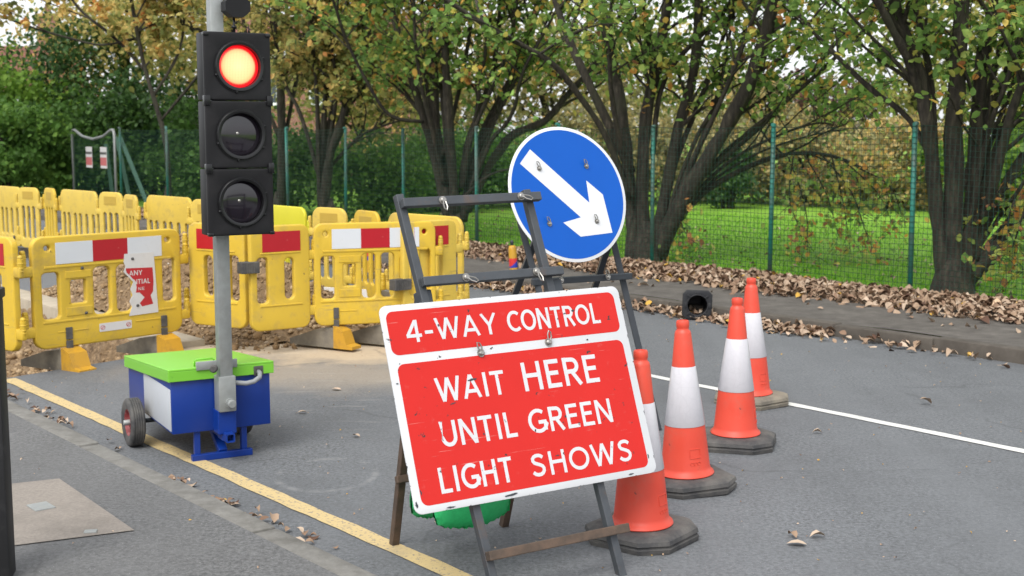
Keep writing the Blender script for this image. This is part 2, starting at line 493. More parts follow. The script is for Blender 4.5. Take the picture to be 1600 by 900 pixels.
M['slab'] = simple('aggregate_slab', (.215, .190, .165), .9, 0, .35, 70, dirt=(.13, .115, .10), dscale=5, dlo=.45, dhi=.7, damt=.6, bump=.5, bscale=150)

def road_paint(name, col, wear):
    t = NT(name)
    c = t.mix(t.noise(30, 6), tuple(x * .82 for x in col), col)
    w = t.ramp(t.noise(60, 6, .7), wear, wear + .08)
    w2 = t.ramp(t.noise(5, 6, .65), .55, .75, 0, .45)
    c = t.mix(t.math('MAXIMUM', w, w2), c, (.16, .15, .135))
    t.color(c); t.rough(.8); t.bump(t.noise(170, 3), .4, .003); return t.m
M['paint_yellow'] = road_paint('worn_yellow_line_paint', (.52, .395, .19), .545)
M['paint_white'] = road_paint('white_line_paint', (.60, .60, .57), .72)

def soil():
    t = NT('excavated_clay_soil')
    vor = t.n('ShaderNodeTexVoronoi'); vor.inputs['Scale'].default_value = 22
    t.l(t.tc.outputs['Object'], vor.inputs['Vector'])
    c = t.cramp(t.noise(14, 8, .65), [(.28, (.075, .046, .025)), (.5, (.215, .14, .073)), (.72, (.37, .265, .155))])
    c = t.mix(t.ramp(vor.outputs['Distance'], .1, .5, .0, .45), c, (.14, .09, .045))
    t.color(c); t.rough(.95); t.bump(t.math('ADD', t.noise(28, 7, .7), vor.outputs['Distance']), .8, .03); return t.m
M['soil'] = soil()
def tinted(name, stops, rough=.7, trans=0.0, var=True):
    t = NT(name)
    a = t.n('ShaderNodeAttribute', attribute_name='tint')
    c = t.cramp(a.outputs['Fac'], stops)
    t.color(c); t.rough(rough)
    t.b.inputs['Specular IOR Level'].default_value = .25
    if trans:
        tr = t.n('ShaderNodeBsdfTranslucent'); t.l(c, tr.inputs[0])
        mx = t.n('ShaderNodeMixShader'); mx.inputs[0].default_value = min(.5, trans * 1.35)
        t.l(t.b.outputs[0], mx.inputs[1]); t.l(tr.outputs[0], mx.inputs[2]); t.l(mx.outputs[0], t.out.inputs['Surface'])
    return t.m
M['clod'] = tinted('clods_and_stones', [(0, (.08, .05, .026)), (.5, (.235, .155, .082)), (.85, (.40, .30, .19)), (1, (.52, .47, .40))], .95)
M['litter'] = tinted('dead_leaves', [(0, (.085, .045, .030)), (.25, (.19, .118, .078)), (.55, (.275, .19, .128)), (.92, (.42, .33, .25)), (.985, (.50, .36, .26)), (1, (.45, .27, .05))], .75)
M['leaf_autumn'] = tinted('autumn_whitebeam_leaves', [(0, (0.082, 0.158, 0.037)), (.42, (0.197, 0.343, 0.080)), (.62, (0.348, 0.448, 0.112)), (.78, (0.602, 0.500, 0.112)), (.9, (0.695, 0.316, 0.080)), (1, (0.348, 0.158, 0.080))], .5, .35)
M['leaf_gold'] = tinted('gold_and_brown_leaves', [(0, (0.114, 0.141, 0.047)), (.35, (0.291, 0.308, 0.090)), (.6, (0.520, 0.425, 0.144)), (.85, (0.707, 0.496, 0.170)), (1, (0.665, 0.284, 0.086))], .55, .35)
M['leaf_dark'] = tinted('dark_evergreen_leaves', [(0, (0.022, 0.043, 0.016)), (.6, (0.050, 0.112, 0.032)), (1, (0.112, 0.203, 0.057))], .5, .25)
M['leaf_mid'] = tinted('mid_green_leaves', [(0, (0.040, 0.089, 0.020)), (.6, (0.100, 0.212, 0.040)), (1, (0.223, 0.370, 0.067))], .5, .3)
M['leaf_bright'] = tinted('bright_green_leaves', [(0, (0.061, 0.130, 0.018)), (.6, (0.149, 0.271, 0.035)), (1, (0.279, 0.385, 0.061))], .5, .3)
M['leaf_brown'] = tinted('brown_olive_leaves', [(0, (0.108, 0.098, 0.060)), (.4, (0.232, 0.231, 0.105)), (.7, (0.408, 0.340, 0.148)), (.9, (0.651, 0.401, 0.130)), (1, (0.299, 0.494, 0.112))], .6, .3)
M['leaf_purple'] = tinted('purple_brown_leaves', [(0, (0.054, 0.029, 0.029)), (.6, (0.126, 0.065, 0.058)), (1, (0.234, 0.118, 0.072))], .6, .25)
def bark():
    t = NT('mossy_bark')
    n1 = t.noise(1, 6, .6, stretch=((30, 30, 5), (0, 0, 0)))
    c = t.cramp(n1, [(.32, (.009, .007, .005)), (.55, (.031, .026, .018)), (.72, (.070, .058, .041))])
    c = t.mix(t.ramp(t.noise(2.2, 5), .5, .68, 0, .5), c, (.038, .040, .020))
    t.color(c); t.rough(.92); t.bump(n1, .6, .02); return t.m
M['bark'] = bark()
def grass_sheet():
    t = NT('lawn_grass')
    c = t.cramp(t.noise(5, 8, .65), [(.3, (.10, .23, .010)), (.55, (.17, .36, .014)), (.75, (.24, .44, .026))])
    c = t.mix(t.ramp(t.noise(.5, 3), .42, .66, 0, .4), c, (.20, .33, .02))
    t.color(c); t.rough(.9); t.bump(t.noise(80, 4), .8, .03); return t.m
M['lawn'] = grass_sheet()
M['blade'] = tinted('grass_blades', [(0, (0.081, 0.230, 0.014)), (.6, (0.162, 0.392, 0.022)), (1, (0.297, 0.513, 0.054))], .6, .3)
def verge():
    t = NT('muddy_footpath')
    c = t.cramp(t.noise(6, 8, .65), [(.3, (.052, .046, .040)), (.55, (.092, .083, .073)), (.75, (.135, .122, .108))])
    c = t.mix(t.ramp(t.noise(120, 3), .55, .75, 0, .5), c, (.165, .152, .138))
    t.color(c); t.rough(.92); t.bump(t.noise(70, 5), .5, .01); return t.m
M['verge'] = verge()
def bricks(name, a, b, mortar, scale):
    t = NT(name)
    br = t.n('ShaderNodeTexBrick'); br.inputs['Color1'].default_value = (*a, 1); br.inputs['Color2'].default_value = (*b, 1)
    br.inputs['Mortar'].default_value = (*mortar, 1); br.inputs['Scale'].default_value = scale
    mp = t.n('ShaderNodeMapping'); mp.inputs['Rotation'].default_value = (R(90), 0, 0)
    t.l(t.tc.outputs['Object'], mp.inputs[0]); t.l(mp.outputs[0], br.inputs[0])
    t.color(br.outputs[0]); t.rough(.9); return t.m
M['brick'] = bricks('red_brick', (.24, .085, .055), (.18, .065, .045), (.30, .26, .22), 4.5)
M['tile'] = bricks('roof_tiles', (.20, .075, .052), (.15, .058, .042), (.05, .025, .02), 3.2)
M['upvc'] = simple('white_window_frame', (.75, .76, .78), .4)
M['pane'] = simple('window_pane', (.05, .065, .08), .08, 0, .05, 3, spec=.8)

# ------------------------------------------------------------------ setting
def sheet(name, pts, m, kind='structure', thick=None):
    mb = MB()
    if thick: 
        n = len(pts)
        vs = [Vector(p) for p in pts] + [Vector(p) - Vector((0, 0, thick)) for p in pts]
        mb.add(vs, [list(range(n))] + [[(i + 1) % n, i, n + i, n + (i + 1) % n] for i in range(n)])
    else:
        mb.add(pts, [list(range(len(pts)))])
    me = mb.mesh(name)
    bm = bmesh.new(); bm.from_mesh(me); bmesh.ops.recalc_face_normals(bm, faces=bm.faces)
    if not thick:
        for f in bm.faces:
            if f.normal.z < 0: f.normal_flip()
    bm.to_mesh(me); bm.free()
    o = link_mesh(name, me, m)
    return tag(o, kind=kind)

def un_grid(name, us, ns, zf, m, skip=None, smooth=False):
    vs = [UN(u, n, zf(u, n)) for u in us for n in ns]; fs = []
    for i in range(len(us) - 1):
        for j in range(len(ns) - 1):
            if skip and skip((us[i] + us[i + 1]) / 2, (ns[j] + ns[j + 1]) / 2): continue
            a = i * len(ns) + j
            fs.append([a, a + 1, a + len(ns) + 1, a + len(ns)][::-1])
    mb = MB(); mb.add(vs, fs, smooth); me = mb.mesh(name)
    if me.polygons and me.polygons[0].normal.z < 0: me.flip_normals()
    return tag(link_mesh(name, me, m), kind='structure')

KERB_Z = 0.075
sheet('ground', [(-600, -600, -.75), (600, -600, -.75), (600, 600, -.75), (-600, 600, -.75)], M['lawn'])
# carriageway with the excavation left open
TR_U0, TR_U1, TR_N0, TR_N1 = 8.88, 17.0, 2.66, 4.18
us = [-60, TR_U0, TR_U1, 200]; ns = [2.44, TR_N0, TR_N1, 8.62]
road_me_pts = {}
def road_z(u, n): return 0.0
mb = MB()
def q4(a, b, c, d): mb.add([a, b, c, d], [[0, 1, 2, 3]])
e0, e1 = 8.72, 9.06      # trench edge runs slightly askew
q4(UN(-60, 2.44), UN(-60, TR_N0), UN(e0, TR_N0), UN(e0, 2.44))
q4(UN(-60, TR_N0), UN(-60, TR_N1), UN(e1, TR_N1), UN(e0, TR_N0))
q4(UN(-60, TR_N1), UN(-60, 8.62), UN(e1, 8.62), UN(e1, TR_N1))
q4(UN(e1, TR_N1), UN(e1, 8.62), UN(TR_U1, 8.62), UN(TR_U1, TR_N1))
q4(UN(TR_U1, 2.44), UN(TR_U1, TR_N1), UN(200, TR_N1), UN(200, 2.44))
q4(UN(TR_U1, TR_N1), UN(TR_U1, 8.62), UN(200, 8.62), UN(200, TR_N1))
q4(UN(e0, 2.44), UN(e0, TR_N0), UN(TR_U1, TR_N0), UN(TR_U1, 2.44))
me = mb.mesh('road')
bm = bmesh.new(); bm.from_mesh(me)
for f in bm.faces:
    f.normal_update()
    if f.normal.z < 0: f.normal_flip()
bm.to_mesh(me); bm.free()
tag(link_mesh('road', me, M['road']), kind='structure')

# trench: dug soil, floor below the carriageway
def fbm(x, y, s=1.0, seed=0):
    v = 0; a = .5
    for o in range(4):
        f = s * 2 ** o
        v += a * (math.sin(x * f * 1.7 + 1.3 * seed + 2.1 * math.sin(y * f * 1.1 + o + seed)) * math.cos(y * f * 1.9 + .7 * o + seed))
        a *= .55
    return v
def trench_z(u, n):
    edge0 = e0 + (e1 - e0) * (n - TR_N0) / (TR_N1 - TR_N0)
    d = min(u - edge0, TR_U1 - u, n - TR_N0, TR_N1 - n) + .05 * fbm(u, n, 5)
    k = max(0, min(1, d / .16))
    if d <= .0: return -.012
    return -.012 - k * (.36 + .07 * fbm(u, n, 3, 2)) + .05 * fbm(u, n, 9, 1)*k
us_t = list(np.linspace(8.6, 17.05, 190)); ns_t = list(np.linspace(2.6, 4.24, 46))
un_grid('trench', us_t, ns_t, trench_z, M['soil'], smooth=True)
# concrete haunch along the far side of the trench
mb = MB()
for i, (ua, ub) in enumerate([(9.12, 10.9), (10.93, 12.9), (12.93, 14.9), (14.93, 17.0)]):
    a = UN((ua + ub) / 2, 4.30)
    mb.box((0, 0, 0), (ub - ua, .26, .34), .02, Matrix.Translation((a.x, a.y, -.115 + .005 * (i % 2))) @ Matrix.Rotation(ROADYAW + R(.6 * (-1) ** i), 4, 'Z'))
tag(mb.build('trench_edging', M['concrete'], auto=40), kind='structure')

# near footway, kerbs
un_grid('footway', [-60, 200], [-60, 2.335], lambda u, n: KERB_Z + .004, M['footway'])
def kerb(name, n0, n1, ztop, dirn, m=None):
    mb = MB(); u = -12.0; g = random.Random(3)
    while u < 60:
        L = .914
        c = UN(u + L / 2, (n0 + n1) / 2)
        mb.box((0, 0, 0), (L - .006, n1 - n0, .3), .014, Matrix.Translation((c.x, c.y, ztop - .15 + g.uniform(-.005, .005))) @ Matrix.Rotation(ROADYAW + g.uniform(-.006, .006), 4, 'Z'))
        u += L
    return tag(mb.build(name, m or M['kerb'], auto=40), kind='structure')
kerb('near_kerb', 2.335, 2.455, KERB_Z, 1)
kerb('far_kerb', 8.58, 8.71, .10, 1, simple('dark_muddy_kerb', (.085, .074, .062), .92, 0, .25, 20, dirt=(.05, .042, .034), dscale=4, dlo=.4, dhi=.65, damt=.75, bump=.5, bscale=110))

slab_pts = [(-2.62, 5.43, 0), (-2.066, 5.692, 0), (-1.498, 4.927, 0), (-1.90, 4.74, 0)]
sheet('paving_slab', [(p[0], p[1], KERB_Z + .0085) for p in slab_pts], M['slab'])
# small metal plates let into the slab
for (cx, cy, sx, sy, rz) in ((-1.985, 5.245, .085, .11, 40), (-1.665, 4.905, .05, .035, 10)):
    mb = MB(); mb.box((0, 0, 0), (sx, sy, .012), .003)
    o = mb.build('cover_plate', M['galv'])
    o.location = (cx, cy, KERB_Z + .008); o.rotation_euler = (0, 0, R(rz))
    tag(o, 'small grey metal cover plate set in the middle of the footway slab' if sx > .06 else 'tiny metal plate at the front edge of the footway slab', 'cover plate')
# far footpath and lawn
def verge_z(u, n):
    t = (n - 8.7) / 1.8
    return .098 + .03 * max(0, t) + .012 * fbm(u, n, 1.3)
un_grid('far_footpath', list(np.linspace(-8, 60, 120)), list(np.linspace(8.705, 10.62, 12)), verge_z, M['verge'], smooth=True)
def lawn_z(u, n): return .112 + .014 * fbm(u, n, .6) if n < 40 else .112
un_grid('lawn', [-80] + list(np.linspace(-12, 70, 80)) + [300], [10.56] + list(np.linspace(10.9, 36, 40)) + [300], lawn_z, M['lawn'], smooth=True)

# painted lines
def stripe(name, n0, n1, u0, u1, m):
    g = random.Random(5); N = int((u1 - u0) / .12); pts = []
    for i in range(N + 1):
        u = u0 + (u1 - u0) * i / N
        pts.append((UN(u, n0 + g.uniform(-.005, .005), .004), UN(u, n1 + g.uniform(-.005, .005), .004)))
    mb = MB()
    for i in range(N): mb.add([pts[i][0], pts[i][1], pts[i + 1][1], pts[i + 1][0]], [[0, 1, 2, 3]])
    me = mb.mesh(name)
    if me.polygons[0].normal.z < 0: me.flip_normals()
    return tag(link_mesh(name, me, m), kind='structure')
stripe('yellow_line', 2.745, 2.835, -10, 8.70, M['paint_yellow'])
stripe('white_line', 6.165, 6.24, -10, 60, M['paint_white'])

# ------------------------------------------------------------------ soil heap with clods and stones
def clods(name, pts, sizes, g, parent=None):
    ico = bmesh.new(); bmesh.ops.create_icosphere(ico, subdivisions=1, radius=1)
    tv = np.array([v.co[:] for v in ico.verts]); tf = np.array([[v.index for v in f.verts] for f in ico.faces]); ico.free()
    n = len(pts); Rm = rot_mats(n, 1.0, g)
    jit = 1 + g.normal(0, .28, (n, len(tv), 1)); sc = g.uniform(.55, 1.15, (n, 1, 3))
    V = np.einsum('nij,nkj->nki', Rm, tv[None] * jit * sc) * sizes[:, None, None] + pts[:, None, :]
    T = tf[None] + (np.arange(n) * len(tv))[:, None, None]
    me = tri_mesh(name, V.reshape(-1, 3), T.reshape(-1, 3), np.repeat(np.clip(g.normal(.55, .13, n) + (g.random(n) < .03) * .35, 0, 1), len(tv)))
    return link_mesh(name, me, M['clod'], parent)
HU0, HU1, HN0, HN1 = 9.2, 13.6, 4.42, 6.3
def heap_h(u, n):
    h = 0
    for (cu, cn, su, sn, hh) in ((11.0, 5.35, .75, .50, .62), (12.0, 5.15, .8, .42, .40), (10.0, 5.5, .6, .45, .33), (9.5, 5.2, .5, .45, .16), (10.7, 4.9, .6, .3, .25)):
        h += hh * math.exp(-((u - cu) / su) ** 2 / 1.6 - ((n - cn) / sn) ** 2 / 1.6)
    return min(h, .66)
def heap_z(u, n):
    h = heap_h(u, n)
    return h + (.07 * fbm(u, n, 4, 3) + .05 * fbm(u, n, 11, 5)) * min(1, h * 6) - .03
hp = empty('soil_heap', UN(11, 5.4), 0, 'long heap of dug brown clay and stones inside the yellow barriers', 'soil heap')
us_h, ns_h = np.linspace(HU0 - .4, HU1, 110), np.linspace(HN0 - .05, HN1, 60)
vs = [UN(u, n, heap_z(u, n)) - hp.location for u in us_h for n in ns_h]; fs = []
for i in range(len(us_h) - 1):
    for j in range(len(ns_h) - 1):
        a = i * len(ns_h) + j; fs.append([a, a + len(ns_h), a + len(ns_h) + 1, a + 1])
mb = MB(); mb.add(vs, fs, True); me = mb.mesh('mound')
if sum(p.normal.z for p in me.polygons) < 0: me.flip_normals()
link_mesh('mound', me, M['soil'], hp)
g = np.random.default_rng(5)
P, S = [], []
while len(P) < 6500:
    u, n = g.uniform(HU0 - .3, HU1), g.uniform(HN0, HN1)
    h = heap_h(u, n)
    if h < .03 and g.random() > .12: continue
    p = UN(u, n, heap_z(u, n) + .01) - hp.location
    s = min(.055, .006 + g.exponential(.0075))
    P.append(p[:]); S.append(s)
o = clods('stones', np.array(P), np.array(S), g, hp); o['kind'] = 'stuff'
# loose rubble round the foot of the barriers and on the trench floor
P, S = [], []
for k in range(800):
    u, n = g.normal(9.15, .22), g.normal(5.0, .34)
    if n < 4.45: continue
    s = min(.045, .006 + g.exponential(.010)); P.append(UN(u, n, s * .4)[:]); S.append(s)
for k in range(2600):
    u, n = g.uniform(8.95, 14), g.uniform(TR_N0 + .05, TR_N1 - .05)
    s = min(.045, .007 + g.exponential(.009)); P.append(UN(u, n, trench_z(u, n) + s * .3)[:]); S.append(s)
tag(clods('rubble', np.array(P), np.array(S), g), 'loose stones and crumbs of clay round the excavation', 'rubble', kind='stuff')

# ------------------------------------------------------------------ flat shapes cut from sheet (with holes and rounded edges)
def rr(x0, y0, x1, y1, r, seg=6):
    pts = []
    for cx, cy, a0 in ((x1 - r, y0 + r, -90), (x1 - r, y1 - r, 0), (x0 + r, y1 - r, 90), (x0 + r, y0 + r, 180)):
        for k in range(seg + 1):
            a = R(a0 + 90 * k / seg); pts.append((cx + r * math.cos(a), cy + r * math.sin(a)))
    return pts
def circ(cx, cy, r, n=28): return [(cx + r * math.cos(2 * math.pi * k / n), cy + r * math.sin(2 * math.pi * k / n)) for k in range(n)]
def cut_sheet(name, outline, holes=(), thick=.01, bev=0.0, bres=2):
    cu = bpy.data.curves.new(name, 'CURVE'); cu.dimensions = '2D'; cu.fill_mode = 'BOTH'
    for poly in [outline] + list(holes):
        sp = cu.splines.new('POLY'); sp.points.add(len(poly) - 1)
        for i, (x, y) in enumerate(poly): sp.points[i].co = (x, y, 0, 1)
        sp.use_cyclic_u = True
    cu.extrude = max(thick / 2 - bev, .0001); cu.bevel_depth = bev; cu.bevel_resolution = bres; cu.offset = -bev
    ob = bpy.data.objects.new(name, cu); COL.objects.link(ob)
    dg = bpy.context.evaluated_depsgraph_get(); dg.update()
    me = bpy.data.meshes.new_from_object(ob.evaluated_get(dg))
    bpy.data.objects.remove(ob); bpy.data.curves.remove(cu)
    bm = bmesh.new(); bm.from_mesh(me); bmesh.ops.remove_doubles(bm, verts=bm.verts, dist=1e-5)
    bmesh.ops.recalc_face_normals(bm, faces=bm.faces)
    bm.to_mesh(me); bm.free(); me.name = name
    smooth_by_angle(me, 40)
    return me
STAND = Matrix.Rotation(math.pi / 2, 4, 'X')     # sheet (x, y) stands up as (x, z), front towards -y

# stroke lettering (road-sign alphabet), cap height 1
def arc(cx, cy, rx, ry, a0, a1, n=14): return [(cx + rx * math.cos(R(a0 + (a1 - a0) * k / n)), cy + ry * math.sin(R(a0 + (a1 - a0) * k / n))) for k in range(n + 1)]
SW = .152
h_ = SW / 2
GL = {
 'W': (1.22, [[(.06, 1), (.33, .02)], [(.33, .02), (.61, .96)], [(.61, .96), (.89, .02)], [(.89, .02), (1.16, 1)]]),
 'A': (.92, [[(.08, 0), (.46, .97)], [(.46, .97), (.84, 0)], [(.22, .30), (.70, .30)]]),
 'Y': (.84, [[(.07, 1), (.42, .44)], [(.77, 1), (.42, .44)], [(.42, .50), (.42, 0)]]),
 'C': (.86, [arc(.52, .5, .43, .42, 48, 312, 22)]),
 'O': (1.02, [arc(.51, .5, .42, .42, 0, 360, 32)]),
 'N': (.90, [[(h_ + .04, 0), (h_ + .04, 1)], [(.86 - h_, 0), (.86 - h_, 1)], [(.13, .97), (.77, .03)]]),
 'T': (.76, [[(.02, 1 - h_), (.74, 1 - h_)], [(.38, .9), (.38, 0)]]),
 'R': (.80, [[(h_ + .06, 0), (h_ + .06, 1)], [(.15, 1 - h_)] + arc(.46, .70, .20, .207, 90, -90, 12) + [(.15, .70 - .207)], [(.42, .45), (.72, 0)]]),
 'L': (.66, [[(h_ + .06, 0), (h_ + .06, 1)], [(.15, h_), (.64, h_)]]),
 'I': (.34, [[(.17, 0), (.17, 1)]]),
 'H': (.90, [[(h_ + .06, 0), (h_ + .06, 1)], [(.84 - h_, 0), (.84 - h_, 1)], [(.15, .53), (.75, .53)]]),
 'E': (.70, [[(h_ + .06, 0), (h_ + .06, 1)], [(.15, 1 - h_), (.66, 1 - h_)], [(.15, .52), (.60, .52)], [(.15, h_), (.67, h_)]]),
 'U': (.88, [[(h_ + .05, 1), (h_ + .05, .36)] + arc(.44, .38, .44 - h_ - .05, .295, 180, 360, 14) + [(.83 - h_, 1)]]),
 'G': (.94, [arc(.52, .5, .43, .42, 50, 338, 22) + [(.845, .44)], [(.52, .44), (.93, .44)], [(.845, .46), (.845, .10)]]),
 'S': (.76, [[(.64, .80), (.56, .87), (.46, .905), (.34, .905), (.23, .865), (.165, .79), (.165, .69), (.22, .61), (.34, .555), (.46, .505), (.57, .44), (.62, .35), (.61, .24), (.54, .145), (.44, .10), (.32, .095), (.20, .13), (.10, .22)]]),
 '4': (.80, [[(.56, 0), (.56, 1)], [(.53, .96), (.07, .29)], [(.03, .29), (.78, .29)]]),
 '-': (.50, [[(.05, .40), (.45, .40)]]),
 ' ': (.45, []),
}
def ribbon(pts, w):
    P = [Vector((p[0], p[1])) for p in pts]; n = len(P); closed = (P[0] - P[-1]).length < 1e-5 and n > 3
    L, Rr = [], []
    for i in range(n):
        if closed: a, b = P[(i - 1) % (n - 1)], P[(i + 1) % (n - 1)]
        else: a, b = P[max(i - 1, 0)], P[min(i + 1, n - 1)]
        t1 = (P[i] - a); t2 = (b - P[i])
        if t1.length < 1e-9: t1 = t2
        if t2.length < 1e-9: t2 = t1
        t1.normalize(); t2.normalize(); t = (t1 + t2).normalized()
        nn = Vector((-t.y, t.x)); k = 1 / max(.5, nn.dot(Vector((-t1.y, t1.x))))
        L.append(P[i] + nn * w / 2 * k); Rr.append(P[i] - nn * w / 2 * k)
    return L, Rr
_lz = [0]
def letter_word(mb, text, x0, y0, x1, y1, z, squeeze=1.0):
    """strokes of a word set into the box x0..x1, y0..y1; each stroke lies a hair above the one before"""
    tot = sum(GL[c][0] for c in text) + .10 * (len(text) - 1)
    H = y1 - y0; sx = (x1 - x0) / tot
    x = x0
    for c in text:
        wd, strokes = GL[c]
        for j, st in enumerate(strokes):
            pts = [(x + p[0] * sx, y0 + p[1] * H) for p in st]
            L, Rr = ribbon(pts, SW * H * .98)
            if c in 'WAY4N' :
                L = [Vector((p.x, min(max(p.y, y0), y1))) for p in L]; Rr = [Vector((p.x, min(max(p.y, y0), y1))) for p in Rr]
            zz = z + .00012 * (j + 1)
            n = len(L)
            mb.add([(p.x, p.y, zz) for p in L] + [(p.x, p.y, zz) for p in Rr], [[n + i, n + i + 1, i + 1, i] for i in range(n - 1)])
        x += (wd + .10) * sx

def basis(c, X, U, N):
    m = Matrix((X, U, N)).transposed().to_4x4(); m.translation = c; return m
def ortho(yaw, lean, roll):
    cy, sy = math.cos(yaw), math.sin(yaw)
    X = Vector((cy, sy, 0)); B = Vector((-sy, cy, 0)); U = Vector((0, 0, 1)) * math.cos(lean) + B * math.sin(lean)
    X2 = X * math.cos(roll) + U * math.sin(roll); U2 = U * math.cos(roll) - X * math.sin(roll)
    return X2, U2, X2.cross(U2)

def wing_clip(mb, x, y, z, ang=20, s=1.0):
    """bolt with a bent wire loop, in sheet coordinates"""
    T = Matrix.Translation((x, y, z)) @ Matrix.Rotation(R(ang), 4, 'Z')
    mb.lathe([(0, .016 * s), (.008 * s, .016 * s), (.012 * s, .012 * s), (.012 * s, .004 * s), (.017 * s, .004 * s), (.017 * s, 0)], 12, T)
    mb.tube([(0, 0, .012 * s), (.006 * s, .02 * s, .018 * s), (.002 * s, .040 * s, .02 * s), (-.008 * s, .046 * s, .02 * s), (-.012 * s, .03 * s, .018 * s), (-.006 * s, .004 * s, .012 * s)], .0032 * s, 6, True, T)

# ------------------------------------------------------------------ red temporary sign on its folding frame
pc = Vector((.042, 4.690, .687)); pX, pU, pN = ortho(R(31.0), R(21.07), R(.567))
root = empty('road_sign', (pc.x - .06, pc.y + .05, 0), 0, 'red and white four way control sign clipped low on a rusty folding frame', 'road sign')
PM = Matrix.Translation(-root.location) @ basis(pc, pX, pU, pN)
link_mesh('sign_plate', cut_sheet('sign_plate', rr(-.525, -.375, .525, .375, .03), [], .004, .0006, 1), M['plate_white'], root, PM)
bk = link_mesh('plate_backing', cut_sheet('plate_backing', rr(-.522, -.372, .522, .372, .03), [], .003), M['plate_back'], root, PM @ Matrix.Translation((0, 0, -.0042)))
def flat(name, outline, z, m, parent, Mx):
    me = cut_sheet(name, outline, [], .0006)
    return link_mesh(name, me, m, parent, Mx @ Matrix.Translation((0, 0, z)))
flat('red_panel', rr(-.503, .191, .496, .352, .028), .0024, M['plate_red'], root, PM)
flat('red_panel', rr(-.494, -.349, .492, .158, .028), .0024, M['plate_red'], root, PM)
mb = MB(); Z0 = .0030
letter_word(mb, '4-WAY', -.437, .232, -.055, .314, Z0)
letter_word(mb, 'CONTROL', -.010, .232, .412, .314, Z0)
letter_word(mb, 'WAIT', -.358, .004, -.070, .094, Z0)
letter_word(mb, 'HERE', .004, .003, .352, .112, Z0)
letter_word(mb, 'UNTIL', -.376, -.158, -.058, -.064, Z0)
letter_word(mb, 'GREEN', -.006, -.158, .374, -.066, Z0)
letter_word(mb, 'LIGHT', -.414, -.317, -.108, -.225, Z0)
letter_word(mb, 'SHOWS', -.034, -.317, .428, -.230, Z0)
mb.build('lettering', M['letter_white'], root, PM)
# flaked-off paint: small ragged bare patches on the plate
g = random.Random(4)
mb = MB()
for (x, y, w, h, a) in ((-.13, -.362, .075, .012, 5), (-.205, .072, .05, .010, 2), (-.30, -.005, .035, .005, 12), (.16, -.110, .011, .012, 0), (-.30, .285, .010, .014, 0),
                        (.29, .292, .010, .020, 80), (.25, .283, .018, .007, 0), (-.49, -.30, .008, .03, 10), (-.505, .09, .012, .007, 0), (-.50, .25, .007, .012, 0), (.09, -.25, .02, .005, 0),
                        (.497, -.31, .006, .022, 0), (-.385, -.368, .04, .009, 0), (.40, -.366, .03, .007, 0), (-.10, .180, .02, .006, 20), (.33, .172, .012, .008, 0), (-.515, -.34, .012, .03, 0), (-.2, -.13, .009, .011, 0)):
    pts = []
    for k in range(14):
        t = 2 * math.pi * k / 14; rr_ = g.uniform(.5, 1.0); ca, sa = math.cos(R(a)), math.sin(R(a))
        px_, py_ = w / 2 * rr_ * math.cos(t), h / 2 * rr_ * math.sin(t)
        pts.append((x + px_ * ca - py_ * sa, y + px_ * sa + py_ * ca, .0040))
    mb.add(pts, [list(range(14))])
mb.build('paint_chips', M['frame_black'], root, PM)
for (x, y, a) in ((-.148, .166, 15), (.151, .178, -10)):
    mb = MB(); wing_clip(mb, x, y, .003, a, .9); mb.build('clip', M['zinc'], root, PM, 40)
def one(name, fn, m, parent, Mx=None, auto=None):
    b = MB(); fn(b); return b.build(name, m, parent, Mx, auto)
TH = .032
one('leg', lambda b: b.beam((-.345, .80, -.036), (-.250, -.735, -.036), TH, TH, (0, 0, 1)), M['frame_steel'], root, PM)
one('leg', lambda b: b.beam((.212, .80, -.036), (.287, -.735, -.036), TH, TH, (0, 0, 1)), M['frame_steel'], root, PM)
one('crossbar', lambda b: b.beam((-.352, .757, -.002), (.252, .762, -.002), .034, .030, (0, 0, 1)), M['frame_steel'], root, PM)
one('crossbar', lambda b: b.beam((-.330, .453, -.002), (.283, .455, -.002), .034, .030, (0, 0, 1)), M['frame_steel'], root, PM)
one('crossbar', lambda b: b.beam((-.276, -.560, .0), (.334, -.560, .0), .034, .034, (0, 0, 1)), M['frame_rust'], root, PM)
IPM = PM.inverted()
def loc(w): return IPM @ (Vector(w) - root.location)
hl, hr = Vector((-.312, .415, -.075)), Vector((.262, .415, -.075))
fl, fr = loc((-.475, 4.995, .0)), loc((-.035, 5.245, .0))
one('leg', lambda b: b.beam(hl, fl, TH, TH, (1, 0, 0)), M['frame_rust'], root, PM)
one('leg', lambda b: b.beam(hr, fr, TH, TH, (1, 0, 0)), M['frame_rust'], root, PM)
k1, k2 = hl.lerp(fl, .72), hr.lerp(fr, .72)
one('crossbar', lambda b: b.beam(k1 + Vector((-.03, 0, .02)), k2 + Vector((.03, 0, .02)), .03, .03, (0, 1, 0)), M['frame_rust'], root, PM)
for (x, y, a) in ((-.19, .757, 170), (.155, .760, 240), (-.155, .453, 235), (.155, .455, 185)):
    mb = MB(); wing_clip(mb, x, y, .014, a, .95); mb.build('clamp', M['zinc'], root, PM, 40)
for hx in (-.312, .262): one('hinge', lambda b: b.box((hx, .40, -.052), (.05, .06, .06), .006), M['frame_black'], root, PM)

